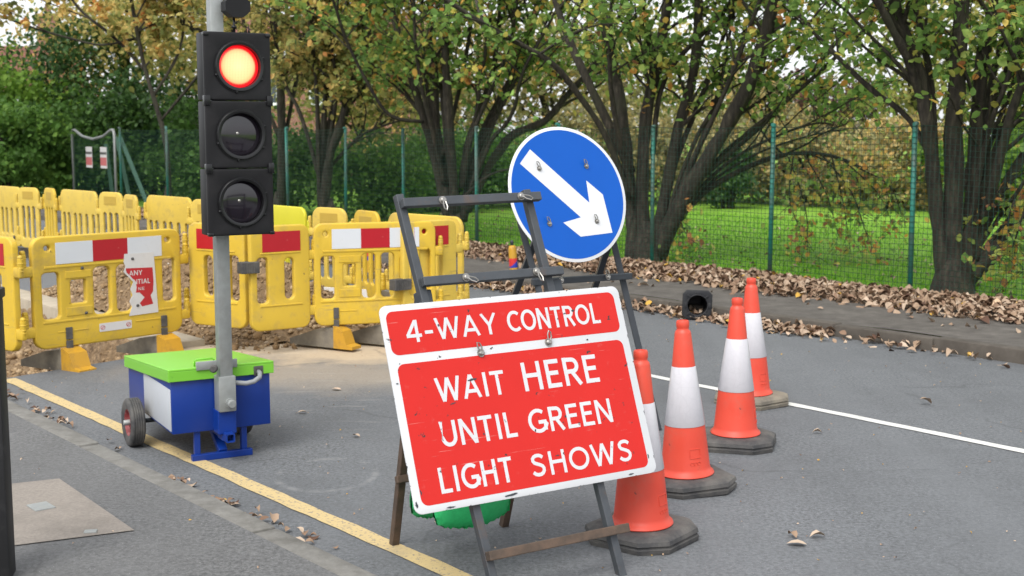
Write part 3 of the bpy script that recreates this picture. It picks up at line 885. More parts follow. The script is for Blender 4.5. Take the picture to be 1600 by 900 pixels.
# sandbags hung over the rear bar of that frame
def bag(name, w, h, d, loc_, rz, tilt, label):
    b = MB(); nu, nv = 26, 18; vs = []; fs = []
    for sgn in (1, -1):
        k0 = len(vs)
        for i in range(nu + 1):
            for j in range(nv + 1):
                u, v = i / nu * 2 - 1, j / nv * 2 - 1
                pinch = 1 - .10 * (abs(v) ** 3) * abs(u) ** 2
                puff = max(0, (1 - abs(u) ** 3.2)) ** .55 * max(0, (1 - abs(v) ** 2.6)) ** .6
                x = u * w / 2 * (1 - .06 * (1 - abs(v)) ** .5 * 0) * pinch
                z = v * h / 2 * (1 - .08 * abs(u) ** 2) - .012 * math.cos(u * 2.1)
                y = sgn * puff * d / 2 * (1.05 - .25 * v) + .008 * math.sin(5 * u + 2 * v + sgn)
                if abs(u) > .92: z += .006 * math.sin(v * 30)
                if abs(v) > .93: z += .005 * math.sin(u * 34)
                vs.append((x, y, z))
        for i in range(nu):
            for j in range(nv):
                a = k0 + i * (nv + 1) + j
                f = [a, a + nv + 1, a + nv + 2, a + 1]
                fs.append(f if sgn < 0 else f[::-1])
    b.add(vs, fs, True)
    o = b.build(name, M['bag_green']); o.location = loc_; o.rotation_euler = (tilt, 0, rz)
    return tag(o, label, 'sandbag', 'green sandbags behind the red sign')
bag('sandbag', .36, .26, .10, (-.165, 4.925, .245), R(34), R(-12), 'larger green sandbag hanging below the bottom edge of the red sign')
bag('sandbag', .20, .22, .08, (-.315, 4.985, .235), R(36), R(8), 'smaller green sandbag half hidden behind the larger one under the red sign')

# ------------------------------------------------------------------ blue arrow sign on its stand
dc = Vector((.303, 6.877, 1.322)); dX, dU, dN = ortho(.559, .303, .127)
root = empty('arrow_sign', (.25, 6.9, 0), 0, 'round blue sign with white arrow pointing down right on a black frame', 'road sign')
DM = Matrix.Translation(-root.location) @ basis(dc, dX, dU, dN)
link_mesh('sign_disc', cut_sheet('sign_disc', circ(0, 0, .375, 96), [], .004, .0006, 1), M['disc_white'], root, DM)
flat('blue_face', circ(0, 0, .357, 96), .0024, M['disc_blue'], root, DM)
flat('arrow', [(-.167, .273), (.117, -.068), (.137, .055), (.220, -.037), (.213, -.253), (0, -.239), (-.086, -.146), (.035, -.137), (-.254, .206)][::-1], .0032, M['disc_white'], root, DM)
for (x, y) in ((-.143, .163), (.163, .132), (.131, -.175), (-.175, -.138)):
    mb = MB(); wing_clip(mb, x, y, .0036, 12, .85); mb.build('clip', M['zinc'], root, DM, 40)
IDM = DM.inverted()
def dl(w): return IDM @ (Vector(w) - root.location)
def W2(px, py, y): return at(px, py, y)
lt, lf = W2(812, 335, 6.93), Vector((.32, 6.80, 0.0))
rt_, rf = W2(951, 345, 7.11), Vector((.852, 7.16, 0.0))
dlin = lambda a, b: (lambda q: q.beam(Vector(a) - root.location, Vector(b) - root.location, .034, .034, (1, 0, 0)))
# front legs lean back with the disc, rear legs splay behind
ltop, lfoot = at(812, 345, 6.86), Vector((.165, 6.62, 0))
rtop, rfoot = at(953, 355, 7.13), None
d = at(1000, 551, 7.05) - rtop; rfoot = rtop + d * (rtop.z / -d.z)
d = at(842, 454, 6.80) - ltop; lfoot = ltop + d * (ltop.z / -d.z)
one('leg', dlin(ltop, lfoot), M['frame_black'], root); one('leg', dlin(rtop, rfoot), M['frame_black'], root)
l2, r2 = at(838, 372, 6.98), at(950, 385, 7.20)
dl2 = at(806, 456, 7.24) - l2; lf2 = l2 + dl2 * (l2.z / -dl2.z)
dr2 = at(931, 444, 7.42) - r2; rf2 = r2 + dr2 * (r2.z / -dr2.z)
one('leg', dlin(l2, lf2), M['frame_black'], root); one('leg', dlin(r2, rf2), M['frame_black'], root)
ca, cb = at(832, 441, 6.78), at(986, 431, 7.06)
one('crossbar', dlin(ca, cb), M['frame_black'], root)
one('crossbar', dlin(at(812, 285, 6.87), at(968, 285, 7.15) ), M['frame_black'], root)
one('crossbar', dlin(ltop.lerp(lfoot, .82), rtop.lerp(rfoot, .82)), M['frame_black'], root)
mb = MB()
for (px, py, y) in ((877, 438, 6.82), (950, 433, 6.95)):
    mb2 = Matrix.Translation(at(px, py, y) - root.location) @ Matrix((dX, dU, dN)).transposed().to_4x4()
    b = MB(); wing_clip(b, 0, 0, 0, 10, .9); b.build('clamp', M['zinc'], root, mb2, 40)

# ------------------------------------------------------------------ traffic cones
def make_cone(label):
    root = empty('traffic_cone', (0, 0, 0), 0, label, 'traffic cone', 'red and white traffic cones')
    b = MB()
    prof = [(.040, .058), (.122, .061), (.126, .066), (.123, .074), (.113, .080), (.1075, .097)]
    def rz(z): return float(np.interp(z, [.08, .268, .553, .695], [.109, .0905, .0505, .035]))
    for z in (.2, .285): prof.append((rz(z), z))
    prof += [(rz(.545), .545), (.036, .693), (.033, .703), (.0275, .708), (.0262, .716), (.0285, .722), (.0285, .742), (.0255, .749), (.019, .750), (.017, .742), (.0, .70)]
    b.lathe(prof, 56)
    b.build('cone_body', M['cone'], root, None, 50)
    b = MB(); b.lathe([(rz(.285) + .0016, .285), (rz(.285) + .0022, .286), (rz(.545) + .0022, .545), (rz(.545) + .001, .547)], 56); b.build('reflective_sleeve', M['sleeve'], root)
    # moulded panel and dots low on the body
    b = MB()
    for (a0, a1, z0, z1) in ((-14, 14, .150, .190),):
        path = []
        for k in range(11): path.append((a0 + (a1 - a0) * k / 10, z0))
        for k in range(4): path.append((a1, z0 + (z1 - z0) * (k + 1) / 4))
        for k in range(10): path.append((a1 - (a1 - a0) * (k + 1) / 10, z1))
        for k in range(4): path.append((a0, z1 - (z1 - z0) * (k + 1) / 4))
        b.tube([((rz(z) + .0006) * math.sin(R(a)), -(rz(z) + .0006) * math.cos(R(a)), z) for a, z in path], .0016, 6, False)
    for a in (-9, 0, 9):
        r0 = rz(.125); T = Matrix.Rotation(R(a), 4, 'Z')
        b.tube([(.008 * math.cos(t), -(r0 + .0005), .125 + .008 * math.sin(t)) for t in np.linspace(0, 2 * math.pi, 13)], .0013, 5, False, T)
    b.build('moulding', M['cone'], root)
    # chamfered square base with a step
    def octo(s, c): return [(s, -s + c), (s, s - c), (s - c, s), (-s + c, s), (-s, s - c), (-s, -s + c), (-s + c, -s), (s - c, -s)]
    b = MB()
    rings = [(.194, .086, .0), (.197, .087, .018), (.190, .084, .022), (.190, .084, .027), (.196, .087, .032), (.192, .085, .048), (.170, .076, .059), (.145, .066, .061)]
    vs = []; fs = []
    for (s_, c_, z_) in rings: vs += [(x, y, z_) for x, y in octo(s_, c_)]
    for i in range(len(rings) - 1):
        for k in range(8):
            k2 = (k + 1) % 8; fs.append([i * 8 + k, i * 8 + k2, (i + 1) * 8 + k2, (i + 1) * 8 + k])
    fs.append([(len(rings) - 1) * 8 + k for k in range(8)]); fs.append(list(range(8))[::-1])
    b.add(vs, fs); b.build('rubber_base', M['rubber_grey'] if False else M['rubber'], root, None, 28)
    return root
cone0 = make_cone('nearest traffic cone, its side hidden behind the edge of the red sign')
cone_spots = [(.530, 5.085, 52, 1.04, None),
              (.818, 5.86, 18, 1.05, 'second nearest traffic cone, standing clear just right of the red sign'),
              (1.187, 6.66, 74, 1.05, 'traffic cone overlapping the farthest cone that stands on the white line'),
              (1.470, 7.72, 33, 1.03, 'farthest traffic cone, its pale dusty base on the white line')]
for i, (x, y, a, s, lab) in enumerate(cone_spots):
    o = cone0 if i == 0 else copy_tree(cone0)
    o.location = (x, y, .001); o.rotation_euler = (Matrix.Rotation(R((-.9, -2.1, -.3, -1.3)[i]), 3, 'Y') @ Matrix.Rotation(R(a), 3, 'Z')).to_euler(); o.scale = (s, s, s)
    if lab: o['label'] = lab
    if i == 3:
        for ch in o.children:
            if ch.name.startswith('rubber_base'): ch.data = ch.data.copy(); ch.data.materials[0] = M['rubber_grey']; ch['label'] = 'pale dusty base'

# ------------------------------------------------------------------ portable traffic light
root = empty('traffic_light', (-1.598, 6.302, 0), R(29.5), 'portable traffic light showing red on a blue wheeled box with green lid', 'traffic light')
bx0, bx1, bd = -.108, .400, .92
def bev_part(name, m, *boxes, parent=root, auto=40):
    b = MB()
    for c, s, r in boxes: b.box(c, s, r)
    return b.build(name, m, parent, None, auto)
cx = (bx0 + bx1) / 2
LID_FALL = .070        # the lid falls away a little towards the back
def fall(o, z0=.3):
    for v in o.data.vertices:
        y = v.co.y
        v.co.z -= LID_FALL * max(0, y) / bd * (1 if z0 is None or v.co.z > z0 else 0)
fall(bev_part('cabinet', M['blue_paint'], ((cx, bd / 2, .290), (bx1 - bx0, bd, .275), .004)))
# lid with a cable notch in its front lip
ld = link_mesh('lid', cut_sheet('lid', rr(bx0 - .018, -.018, bx1 + .018, bd + .018, .006), [], .012, .003), M['green_paint'], root, Matrix.Translation((0, 0, .478)))
fall(ld, None)
b = MB()
for c, s in (((cx, -.0125, .447), (bx1 - bx0 + .035, .010, .052)), ((bx0 - .0125, bd / 2, .447), (.010, bd + .013, .052)), ((bx1 + .0125, bd / 2, .447), (.010, bd + .013, .052)), ((cx, bd + .0125, .447), (bx1 - bx0 + .035, .010, .052))):
    b.box(c, s, .003)
fall(b.build('lid_lip', M['green_paint'], ld, Matrix.Translation((0, 0, -.478))))
b = MB(); b.tube([(.025, .05, .478), (.025, .05, .506), (.035, .05, .513), (.115, .05, .513), (.125, .05, .506), (.125, .05, .485)], .005, 8); b.build('lid_handle', M['green_paint'], ld, Matrix.Translation((0, 0, -.478)))
bev_part('grey_panel', M['grey_panel'], ((bx0 - .0018, .285, .271), (.004, .54, .213), .0015))
b = MB(); b.box((.335, -.0185, .440), (.05, .004, .05), .012); b.build('cable_notch', M['rubber'], root, None, 40)
b = MB(); b.tube([(.335, -.014, .436), (.335, -.04, .430), (.325, -.065, .415), (.29, -.078, .398), (.25, -.075, .392), (.20, -.06, .398), (.185, -.05, .41)], .0125, 10); b.build('cable_hose', M['hose'], root)
# stand
b = MB()
b.beam((.02, .03, .165), (.02, .03, .012), .03, .03); b.beam((.262, .03, .165), (.262, .03, .012), .03, .03); b.beam((-.012, .015, .017), (.30, .015, .017), .034, .034)
b.beam((.15, .01, .14), (.15, .40, .14), .05, .05); b.beam((.15, .02, .03), (.15, .18, .13), .045, .035)
b.build('stand', M['blue_paint'], root)
b = MB(); b.box((.146, -.04, .205), (.094, .09, .12), .004); b.box((.146, -.035, .135), (.05, .09, .05), .004)
b.build('mast_socket', M['blue_paint'], root)
link_mesh('hitch_tube', cut_sheet('hitch_tube', rr(.124, .110, .170, .156, .006), [rr(.131, .117, .163, .149, .003)], .06), M['blue_paint'], root, Matrix.Translation((0, -.1, 0)) @ STAND)
# axle and wheels
b = MB(); b.tube([(-.20, .50, .128), (.44, .50, .128)], .012, 10); b.build('axle', M['frame_black'], root)
def wheel(x, side):
    T = Matrix.Translation((x, .50, .128)) @ Matrix.Rotation(math.pi / 2, 4, 'Y')
    b = MB(); prof = [(.070, -.030), (.092, -.036), (.112, -.038), (.123, -.033)]
    for z in (-.024, -.012, .0, .012, .024):
        prof += [(.1275, z - .0045), (.1285, z), (.1275, z + .0045), (.1235, z + .0052), (.1235, z + .0068)]
    prof += [(.123, .033), (.112, .038), (.092, .036), (.070, .030), (.070, -.030)]
    b.lathe(prof, 44); 
    w = b.build('wheel', M['rubber'], root, T, 50)
    s = side
    b = MB(); b.lathe([(0, s * .02), (.016, s * .02), (.017, s * .012), (.030, s * .010), (.044, s * .016), (.058, s * .012), (.066, s * .026), (.071, s * .031), (.072, s * .026)], 32)
    b.build('rim', M['red_rim'], w, None, 50)
    b = MB(); b.lathe([(0, s * .052), (.012, s * .052), (.015, s * .048), (.016, s * .02)], 16); b.build('hub', M['galv'], w, None, 40)
wheel(-.185, -1); wheel(.40, 1)
# mast
PMX, PMY = .146, -.06
b = MB(); b.box((PMX, PMY, 1.50), (.066, .066, 2.16), .005); b.build('mast', M['galv'], root, None, 40)
b = MB(); b.box((PMX, PMY, .352), (.088, .088, .180), .006); b.build('mast_sleeve', M['galv'], root, None, 40)
b = MB(); b.lathe([(0, .035), (.018, .035), (.021, .031), (.021, .012), (.027, .012), (.027, 0)], 20, Matrix.Translation((PMX + .012, PMY - .044, .305)) @ Matrix.Rotation(math.pi / 2, 4, 'X'))
b.build('sleeve_bolt', M['galv'], root, None, 40)
b = MB(); b.box((.118, -.022, .492), (.21, .012, .044), .004); b.box((.118, -.016, .492), (.206, .02, .008), .002); b.build('mast_bracket', M['galv'], root, None, 40)
b = MB(); b.lathe([(0, .05), (.014, .05), (.02, .044), (.02, .028), (.012, .024), (.008, 0)], 16, Matrix.Translation((PMX - .05, PMY - .015, .488)) @ Matrix.Rotation(math.pi / 2, 4, 'X') @ Matrix.Rotation(R(-30), 4, 'Y'))
b.build('clamp_knob', M['rubber'], root, None, 40)
# signal head in three sections
HX, HY0, HD, HW = .208, -.205, .135, .328
SEC = [(1.965, 'lit'), (1.6395, 'off'), (1.314, 'off')]
head = None
b = MB()
for zc, st in SEC: b.box((HX, HY0 + HD / 2 + .012, zc), (HW - .006, HD - .024, .320), .006)
head = b.build('signal_head', M['black_plastic'], root, None, 40)
for zc, st in SEC:
    face = cut_sheet('front_door', rr(-HW / 2, -.161, HW / 2, .161, .012), [circ(.008, 0, .105, 48)], .026, .005)
    link_mesh('front_door', face, M['black_plastic'], head, Matrix.Translation((HX, HY0 + .013, zc)) @ STAND)
    T = Matrix.Translation((HX + .008, HY0, zc)) @ STAND
    b = MB(); b.lathe([(.102, -.02), (.102, .012), (.107, .014), (.117, .014), (.121, .010), (.121, -.002)], 56); b.lathe([(.121, .004), (.1235, .004), (.1235, .008), (.121, .008)], 56)
    for a in (200, 262, 330, 20):
        p = (.122 * math.cos(R(a)), .122 * math.sin(R(a)), .004); b.box((0, 0, 0), (.016, .010, .016), .003, Matrix.Translation(p) @ Matrix.Rotation(R(a), 4, 'Z'))
    b.build('lens_ring', M['black_gloss'], head, T, 45)
    b = MB(); b.lathe([(.103, -.026)] + [(.103 * math.sin(R(a)), -.026 + .011 * (math.cos(R(a)))) for a in range(84, -1, -7)], 56)
    if st == 'lit':
        t = NT('lit_red_lens')
        geo = t.tc.outputs['Object']
        x, y, z = t.sep()
        rr2 = t.math('SQRT', t.math('ADD', t.math('MULTIPLY', x, x), t.math('MULTIPLY', y, y)))
        grid = t.math('MULTIPLY', t.ramp(t.math('ABSOLUTE', t.math('SINE', t.math('MULTIPLY', x, 420))), .0, .5, .62, 1), t.ramp(t.math('ABSOLUTE', t.math('SINE', t.math('MULTIPLY', y, 420))), .0, .4, .8, 1))
        edge = t.math('ADD', rr2, t.math('MULTIPLY', t.math('SUBTRACT', grid, .8), .014))
        col = t.cramp(t.ramp(edge, 0, .103), [(0, (1.0, .70, .34)), (.62, (1.0, .60, .26)), (.80, (1.0, .42, .17)), (.86, (1.0, .012, .014)), (1, (.85, .004, .012))])
        st_ = t.math('MULTIPLY', t.ramp(edge, .080, .090, .70, .48), grid)
        t.color((.3, .01, .012)); t.rough(.2)
        t.l(col, t.b.inputs['Emission Color']); t.l(st_, t.b.inputs['Emission Strength'])
        b.build('lit_lens', t.m, head, T)
    else:
        b.build('lens', M['glass_dark'], head, T)
        b = MB(); b.lathe([(0, .004), (.005, .003), (.008, 0)], 12, Matrix.Translation((-.012, .006, -.0152)))
        b.build('bulb', M['zinc'], head, T)
for sx in (-1, 1):
    for zz in (1.802, 1.477): bev_part('door_latch', M['black_gloss'], ((HX + sx * (HW / 2 - .010), HY0 + .008, zz), (.030, .036, .05), .004), parent=head)
    for zz in (2.115, 1.160): bev_part('door_latch', M['black_gloss'], ((HX + sx * (HW / 2 - .012), HY0 + .01, zz), (.026, .034, .018), .004), parent=head)
b = MB(); b.box((PMX + .02, -.105, 1.4), (.05, .05, .06), .004); b.box((PMX + .02, -.105, 1.9), (.05, .05, .06), .004); b.build('head_bracket', M['galv'], root)
# detector on top
b = MB()
oct_ = [(.066 * math.cos(R(22.5 + 45 * k)) * 1.0, .056 * math.sin(R(22.5 + 45 * k))) for k in range(8)]
b.prism(oct_, -.045, .03, Matrix.Translation((.222, -.16, 2.250)) @ STAND)
b.build('detector', M['black_plastic'], root)
b = MB(); b.tube([(.212, -.15, 2.205), (.212, -.15, 2.12)], .006, 8); b.lathe([(0, -.01), (.012, -.006), (.012, .006), (0, .01)], 10, Matrix.Translation((.212, -.15, 2.155)))
b.build('detector_bracket', M['black_gloss'], root)
b = MB(); b.tube([(.285, -.15, 2.12), (.285, -.15, 2.165)], [.006, .001], 6); b.build('spike', M['black_gloss'], head)

# ------------------------------------------------------------------ yellow barriers
BH = .78
def wide_holes(W):
    f = lambda s: (s - .5) * W
    y0, y1 = .20, .545
    H = [rr(f(.055), .205, f(.165), .53, .03), rr(f(.235), .30, f(.335), .465, .012), rr(f(.385), y0, f(.50), y1, .04), rr(f(.54), y0, f(.655), y1, .04), rr(f(.70), .26, f(.80), y1 - .03, .035), rr(f(.865), .24, f(.955), .565, .03)]
    return H
WIDE = cut_sheet('barrier_panel_wide', rr(-.5, 0, .5, BH, .075, 8), wide_holes(1.0) + [circ(-.405, .70, .019, 18), circ(.405, .70, .019, 18)], .052, .012, 3)
def back_holes():
    return [rr(x - .042, .15, x + .042, .50, .035) for x in (-.40, -.27, -.09, .05, .22, .40)]
WIDE_SLOT = cut_sheet('barrier_panel_slotted', rr(-.5, 0, .5, BH, .10, 8), back_holes(), .034, .010, 3)
NARROW = cut_sheet('barrier_panel_narrow', rr(-.25, 0, .25, BH, .07, 8), [rr(.035, .225, .115, .535, .04), rr(-.195, .205, -.105, .545, .03)], .052, .012, 3)
HANDLE_AT = (-.10, .655, .10, .705)
NARROW_HANDLE = cut_sheet('barrier_panel_handle', rr(-.23, 0, .23, BH, .10, 8), [rr(-.15, .12, -.08, .54, .03), rr(-.035, .12, .035, .54, .03), rr(.08, .12, .15, .54, .03)], .034, .010, 3)
PZ = .17
def relief(kind):
    """raised border ribs and moulded lines on both faces"""
    b = MB()
    for s in (-1, 1):
        y = s * .0265
        if kind == 'wide':
            b.box((0, y, .568 + PZ), (.86, .008, .016), .003); b.box((0, y, .185 + PZ), (.9, .008, .014), .003)
            b.box((-.26, y, .11 + PZ), (.2, .006, .008), .002); b.box((.25, y, .12 + PZ), (.18, .006, .008), .002)
            b.box((-.215, y, .245 + PZ), (.17, .008, .06), .003); b.box((-.215, y, .505 + PZ), (.17, .008, .05), .003)
        else:
            b.box((0, y, .185 + PZ), (.36, .008, .012), .003); b.box((0, y, .575 + PZ), (.34, .008, .012), .003)
    return b
def knuckle(b, x, z):
    T = Matrix.Translation((x, 0, z))
    b.lathe([(0, .075), (.012, .072), (.017, .063), (.018, .052), (.0155, .049), (.020, .046), (.020, -.05), (.016, -.055), (0, -.055)], 16, T)
    for zz in (.02, -.012, -.034): b.lathe([(.020, zz + .004), (.0225, zz), (.020, zz - .004)], 16, T)
def make_barrier(mesh, W, m, label, strip=None, hl_=True, hr_=True, rel='wide'):
    root = empty('barrier', (0, 0, 0), 0, label, 'barrier', 'yellow plastic barriers round the excavation')
    p = link_mesh('panel', mesh.copy(), m, root, Matrix.Translation((0, 0, PZ)) @ STAND)
    if rel:
        b = relief(rel); sc = W if rel == 'wide' else W / .5
        for v in b.v: v.x *= sc
        b.build('ribs', m, p, (Matrix.Translation((0, 0, PZ)) @ STAND).inverted())
    if mesh is NARROW_HANDLE:      # moulded hand grip: raised plate, darker yellow in front paints the pocket's shade
        for s in (-1, 1):
            b = MB(); b.box((0, s * .0175, .69 + PZ - .01), (.24, .006, .10), .003); b.box((0, s * .0195, .685 + PZ - .03), (.20, .004, .014), .001)
            b.build('grip', M['yellow_recess_shade'] if s < 0 else m, root)
    for side, on in ((-1, hl_), (1, hr_)):
        if not on: continue
        for z in (.20, .62):
            b = MB(); knuckle(b, side * (W / 2 + .048), PZ + z - (.03 if side > 0 else 0)); b.box((side * (W / 2 + .016), 0, PZ + z - .075), (.10, .042, .075), .012)
            b.build('hinge', m, root, None, 45)
    return root
def add_strip(root, W, blocks, z0=.585, z1=.735, y=-.0275):
    for (s0, s1, c) in blocks:
        b = MB(); b.box(((s0 + s1) / 2 * W, y, PZ + (z0 + z1) / 2), ((s1 - s0) * W, .003, z1 - z0), .0008)
        b.build('reflective_strip', M['strip_red'] if c == 'r' else M['strip_white'], root)
def add_foot(root, x, flip=1, turn=0):
    b = MB(); w = .115
    prof = [(-.02, 0), (.42, 0), (.42, .045), (.16, .13), (-.02, .155)]
    T = Matrix.Translation((x, 0, 0)) @ Matrix.Rotation(R(turn), 4, 'Z') @ Matrix.Translation((-w / 2, 0, 0)) @ Matrix(((0, 0, 1, 0), (flip, 0, 0, 0), (0, 1, 0, 0), (0, 0, 0, 1)))
    b.prism(prof, 0, w, T)
    f = b.build('foot', M['rubber_grey'], root)
    b = MB(); prof = [(-.02, 0), (-.20, 0), (-.20, .022), (-.145, .034), (-.105, .135), (-.02, .168)][::-1]
    b.prism(prof, -.004, w + .004, T); b.build('foot_clip', M['orange_yellow'], f)
    b = MB(); b.box((x, -.031 * flip, PZ + .095), (.042, .012, .085), .003); b.box((x, -.031 * flip, PZ + .0), (.042, .014, .09), .003); b.build('latch', M['rubber'], root)
def fix_normals(root):
    for o in [root] + list(root.children_recursive):
        if o.type == 'MESH' and o.name.split('.')[0] in ('foot', 'foot_clip'):
            bm = bmesh.new(); bm.from_mesh(o.data); bmesh.ops.recalc_face_normals(bm, faces=bm.faces); bm.to_mesh(o.data); bm.free()
def place(root, a, b, W, z=0.0, scale=True):
    """stand the panel from ground point a (its left end) to b"""
    a, b = Vector((a[0], a[1])), Vector((b[0], b[1])); d = b - a; c = (a + b) / 2
    root.location = (c.x, c.y, z); root.rotation_euler = (0, 0, math.atan2(d.y, d.x))
    if scale: root.scale = (d.length / W, 1, 1)
# front row
A = make_barrier(NARROW, .5, M['yellow'], 'yellow barrier end cut off by the left edge, beside the black post', rel='narrow')
add_strip(A, .5, [(-.34, .32, 'r')]); place(A, (-3.78, 8.93), (-3.335, 8.56), .5)
Bb = make_barrier(WIDE, 1.0, M['yellow'], 'yellow barrier with a torn red and white notice, standing over the trench edge')
add_strip(Bb, 1.0, [(-.355, -.115, 'w'), (-.115, .12, 'r'), (.12, .36, 'w')])
add_foot(Bb, -.29, 1, 8); add_foot(Bb, .36, 1, 8); place(Bb, (-3.29, 8.70), (-2.51, 9.60), 1.0, -.012)
# the torn notice riveted to it
nt = [(.095, .62), (.300, .617), (.320, .168), (.112, .165), (.135, .23), (.118, .27), (.142, .315), (.128, .36), (.150, .41), (.118, .45), (.085, .49), (.100, .53), (.088, .56)]
TB = Matrix.Translation((0, -.0305, PZ)) @ STAND
nb = link_mesh('torn_notice', cut_sheet('torn_notice', nt[::-1], [], .002), M['tape_white'], Bb, TB)
redp = [(.100, .515), (.288, .505), (.292, .40), (.286, .33), (.268, .30), (.285, .235), (.205, .225), (.19, .25), (.225, .29), (.19, .33), (.165, .33), (.172, .37), (.165, .41), (.135, .45), (.105, .485)]
link_mesh('red_print', cut_sheet('red_print', redp[::-1], [], .0006), M['label_red'], nb, Matrix.Translation((0, 0, .0016)))
b = MB(); letter_word(b, 'ANY', .122, .458, .215, .494, .0022); letter_word(b, 'NTIAL', .150, .392, .268, .428, .0022); letter_word(b, 'N', .182, .345, .203, .368, .0022); letter_word(b, 'E', .208, .345, .226, .368, .0022); letter_word(b, 'T', .14, .262, .154, .285, .0022)
b.build('print', M['tape_white'], nb)
b = MB()
for (x, y) in ((.15, .58), (.175, .235), (-.19, .545), (-.175, .225)): b.lathe([(0, .006), (.009, .004), (.011, 0)], 12, Matrix.Translation((x, y, .002)))
b.build('rivet', M['rubber'], Bb, TB)
stk = link_mesh('sticker', cut_sheet('sticker', rr(-.09, .075, .13, .135, .006), [], .002), M['tape_white'], Bb, Matrix.Translation((0, -.0275, PZ)) @ STAND)
b = MB()
for x in (-.068, .108):
    b.tube([(x + .014 * math.cos(t), .105 + .014 * math.sin(t), .0015) for t in np.linspace(0, 2 * math.pi, 17)], .0016, 5, False)
    b.tube([(x - .010, .095, .0015), (x + .010, .115, .0015)], .0014, 5, False)
b.build('print', M['label_red'], stk)

def mirrored(me):
    m2 = me.copy()
    for v in m2.vertices: v.co.x *= -1
    m2.flip_normals(); return m2
Cc = make_barrier(mirrored(NARROW), .5, M['yellow'], 'narrow yellow barrier with red strip directly behind the traffic light mast', rel='narrow', hr_=False)
add_strip(Cc, .5, [(-.34, .20, 'r')]); place(Cc, (-2.45, 9.72), (-1.965, 9.44), .5, .025)
Dd = make_barrier(NARROW, .5, M['yellow'], 'narrow yellow barrier with red strip just right of the traffic light', rel='narrow', hl_=False)
add_strip(Dd, .5, [(-.30, .34, 'r')]); place(Dd, (-1.925, 9.32), (-1.535, 9.60), .5, .02)
def strap(parent, w, z):
    b = MB(); b.box((w, -.012, z), (.15, .085, .085), .006)
    for k in range(6): b.box((w - .05 + k * .02, -.056, z), (.006, .006, .08), .001)
    return b.build('strap', M['rubber'], parent)
strap(Dd, -.26, PZ + .48)
Ee = make_barrier(WIDE, 1.0, M['yellow'], 'yellow barrier with white and red strip left of the red sign frame')
add_strip(Ee, 1.0, [(-.355, -.12, 'w'), (-.12, .115, 'r'), (.115, .36, 'w')]); add_foot(Ee, -.33, 1, 42); add_foot(Ee, .10, 1, 42)
place(Ee, (-1.50, 9.62), (-.60, 9.93), 1.0, .02)
Ff = make_barrier(NARROW, .5, M['yellow_pale'], 'narrow yellow barrier with red strip seen through the red sign frame', rel='narrow', hl_=False)
add_strip(Ff, .5, [(-.30, .34, 'r')]); place(Ff, (-.85, 9.80), (-.455, 10.14), .5, .02)
strap(Ff, -.27, PZ + .30)
for r_ in (Bb, Ee): fix_normals(r_)
# far row along the centre line
protoW = make_barrier(WIDE_SLOT, 1.0, M['yellow_pale'], '', rel=None); add_foot(protoW, .3); add_foot(protoW, -.3); fix_normals(protoW)
protoN = make_barrier(NARROW_HANDLE, .46, M['yellow'], '', rel=None)
def bn(u): return 6.42 - .085 * (u - 8.4)
seqs = ['W', 'N', 'N'] * 5 + ['W', 'N', 'N', 'W']
wl = ['plain yellow barrier at the near end of the far row, behind the red sign frame',
      'lime yellow barrier of the far row just right of the traffic light head',
      'wide slotted barrier of the far row just left of the traffic light head',
      'wide slotted barrier, second left of the traffic light head in the far row',
      'wide slotted barrier of the far row in front of the gate with two notices',
      'wide slotted barrier at the left end of the far row, cut by the photo edge', 'last wide slotted barrier of the far row, beyond the photo edge']
nl = ['pale narrow barrier with rounded top behind the red strip barriers', 'brighter narrow handled barrier beside the lime yellow barrier',
      'narrow handled barrier hidden just behind the traffic light mast top', 'narrow handled barrier beside the left edge of the traffic light head',
      'narrow handled barrier third left of the traffic light in the far row', 'narrow handled barrier fourth left of the traffic light in the far row',
      'narrow handled barrier under the right post of the gate', 'narrow handled barrier below the notices on the gate',
      'narrow handled barrier left of the gate in the far row', 'narrow handled barrier second from the left end of the far row',
      'narrow handled barrier in the leftmost far pair', 'narrow handled barrier next to the left photo edge']
iw = inn = 0; u = 8.42; g = random.Random(8)
for k, sname in enumerate(seqs):
    W = .95 if sname == 'W' else .45
    a, b_e = UN(u + W, bn(u + W) + g.uniform(-.03, .03)), UN(u, bn(u) + g.uniform(-.03, .03))
    pr = protoW if sname == 'W' else protoN
    first = (sname == 'W' and iw == 0) or (sname == 'N' and inn == 0)
    o = pr if first else copy_tree(pr)
    place(o, a, b_e, 1.0 if sname == 'W' else .46, .0)
    o.rotation_euler.z += R(g.uniform(-3, 3) if sname == 'W' else (-13 if inn % 2 == 0 else 9) + g.uniform(-4, 4)); o.location.z += g.uniform(-.012, .012)
    if sname == 'W': o['label'] = wl[min(iw, 6)]; iw += 1
    else: o['label'] = nl[min(inn, 11)]; inn += 1
    mm = M['yellow_lime'] if (sname == 'W' and iw == 2) else (M['yellow_pale'] if g.random() < .35 else None)
    if mm is not None and not first:
        for ch in o.children:
            if ch.name.split('.')[0] in ('panel', 'hinge'):
                ch.data = ch.data.copy(); ch.data.materials.clear(); ch.data.materials.append(mm)
    u += W + .095
# loose board seen through the slots of the front row
b = MB(); b.box((0, 0, 0), (1.1, .03, .22), .004)
o = b.build('white_board', M['tape_white']); o.location = (-1.45, 11.55, .13); o.rotation_euler = (R(-8), 0, R(-25))
tag(o, 'dusty white board lying on edge behind the narrow barriers', 'board')

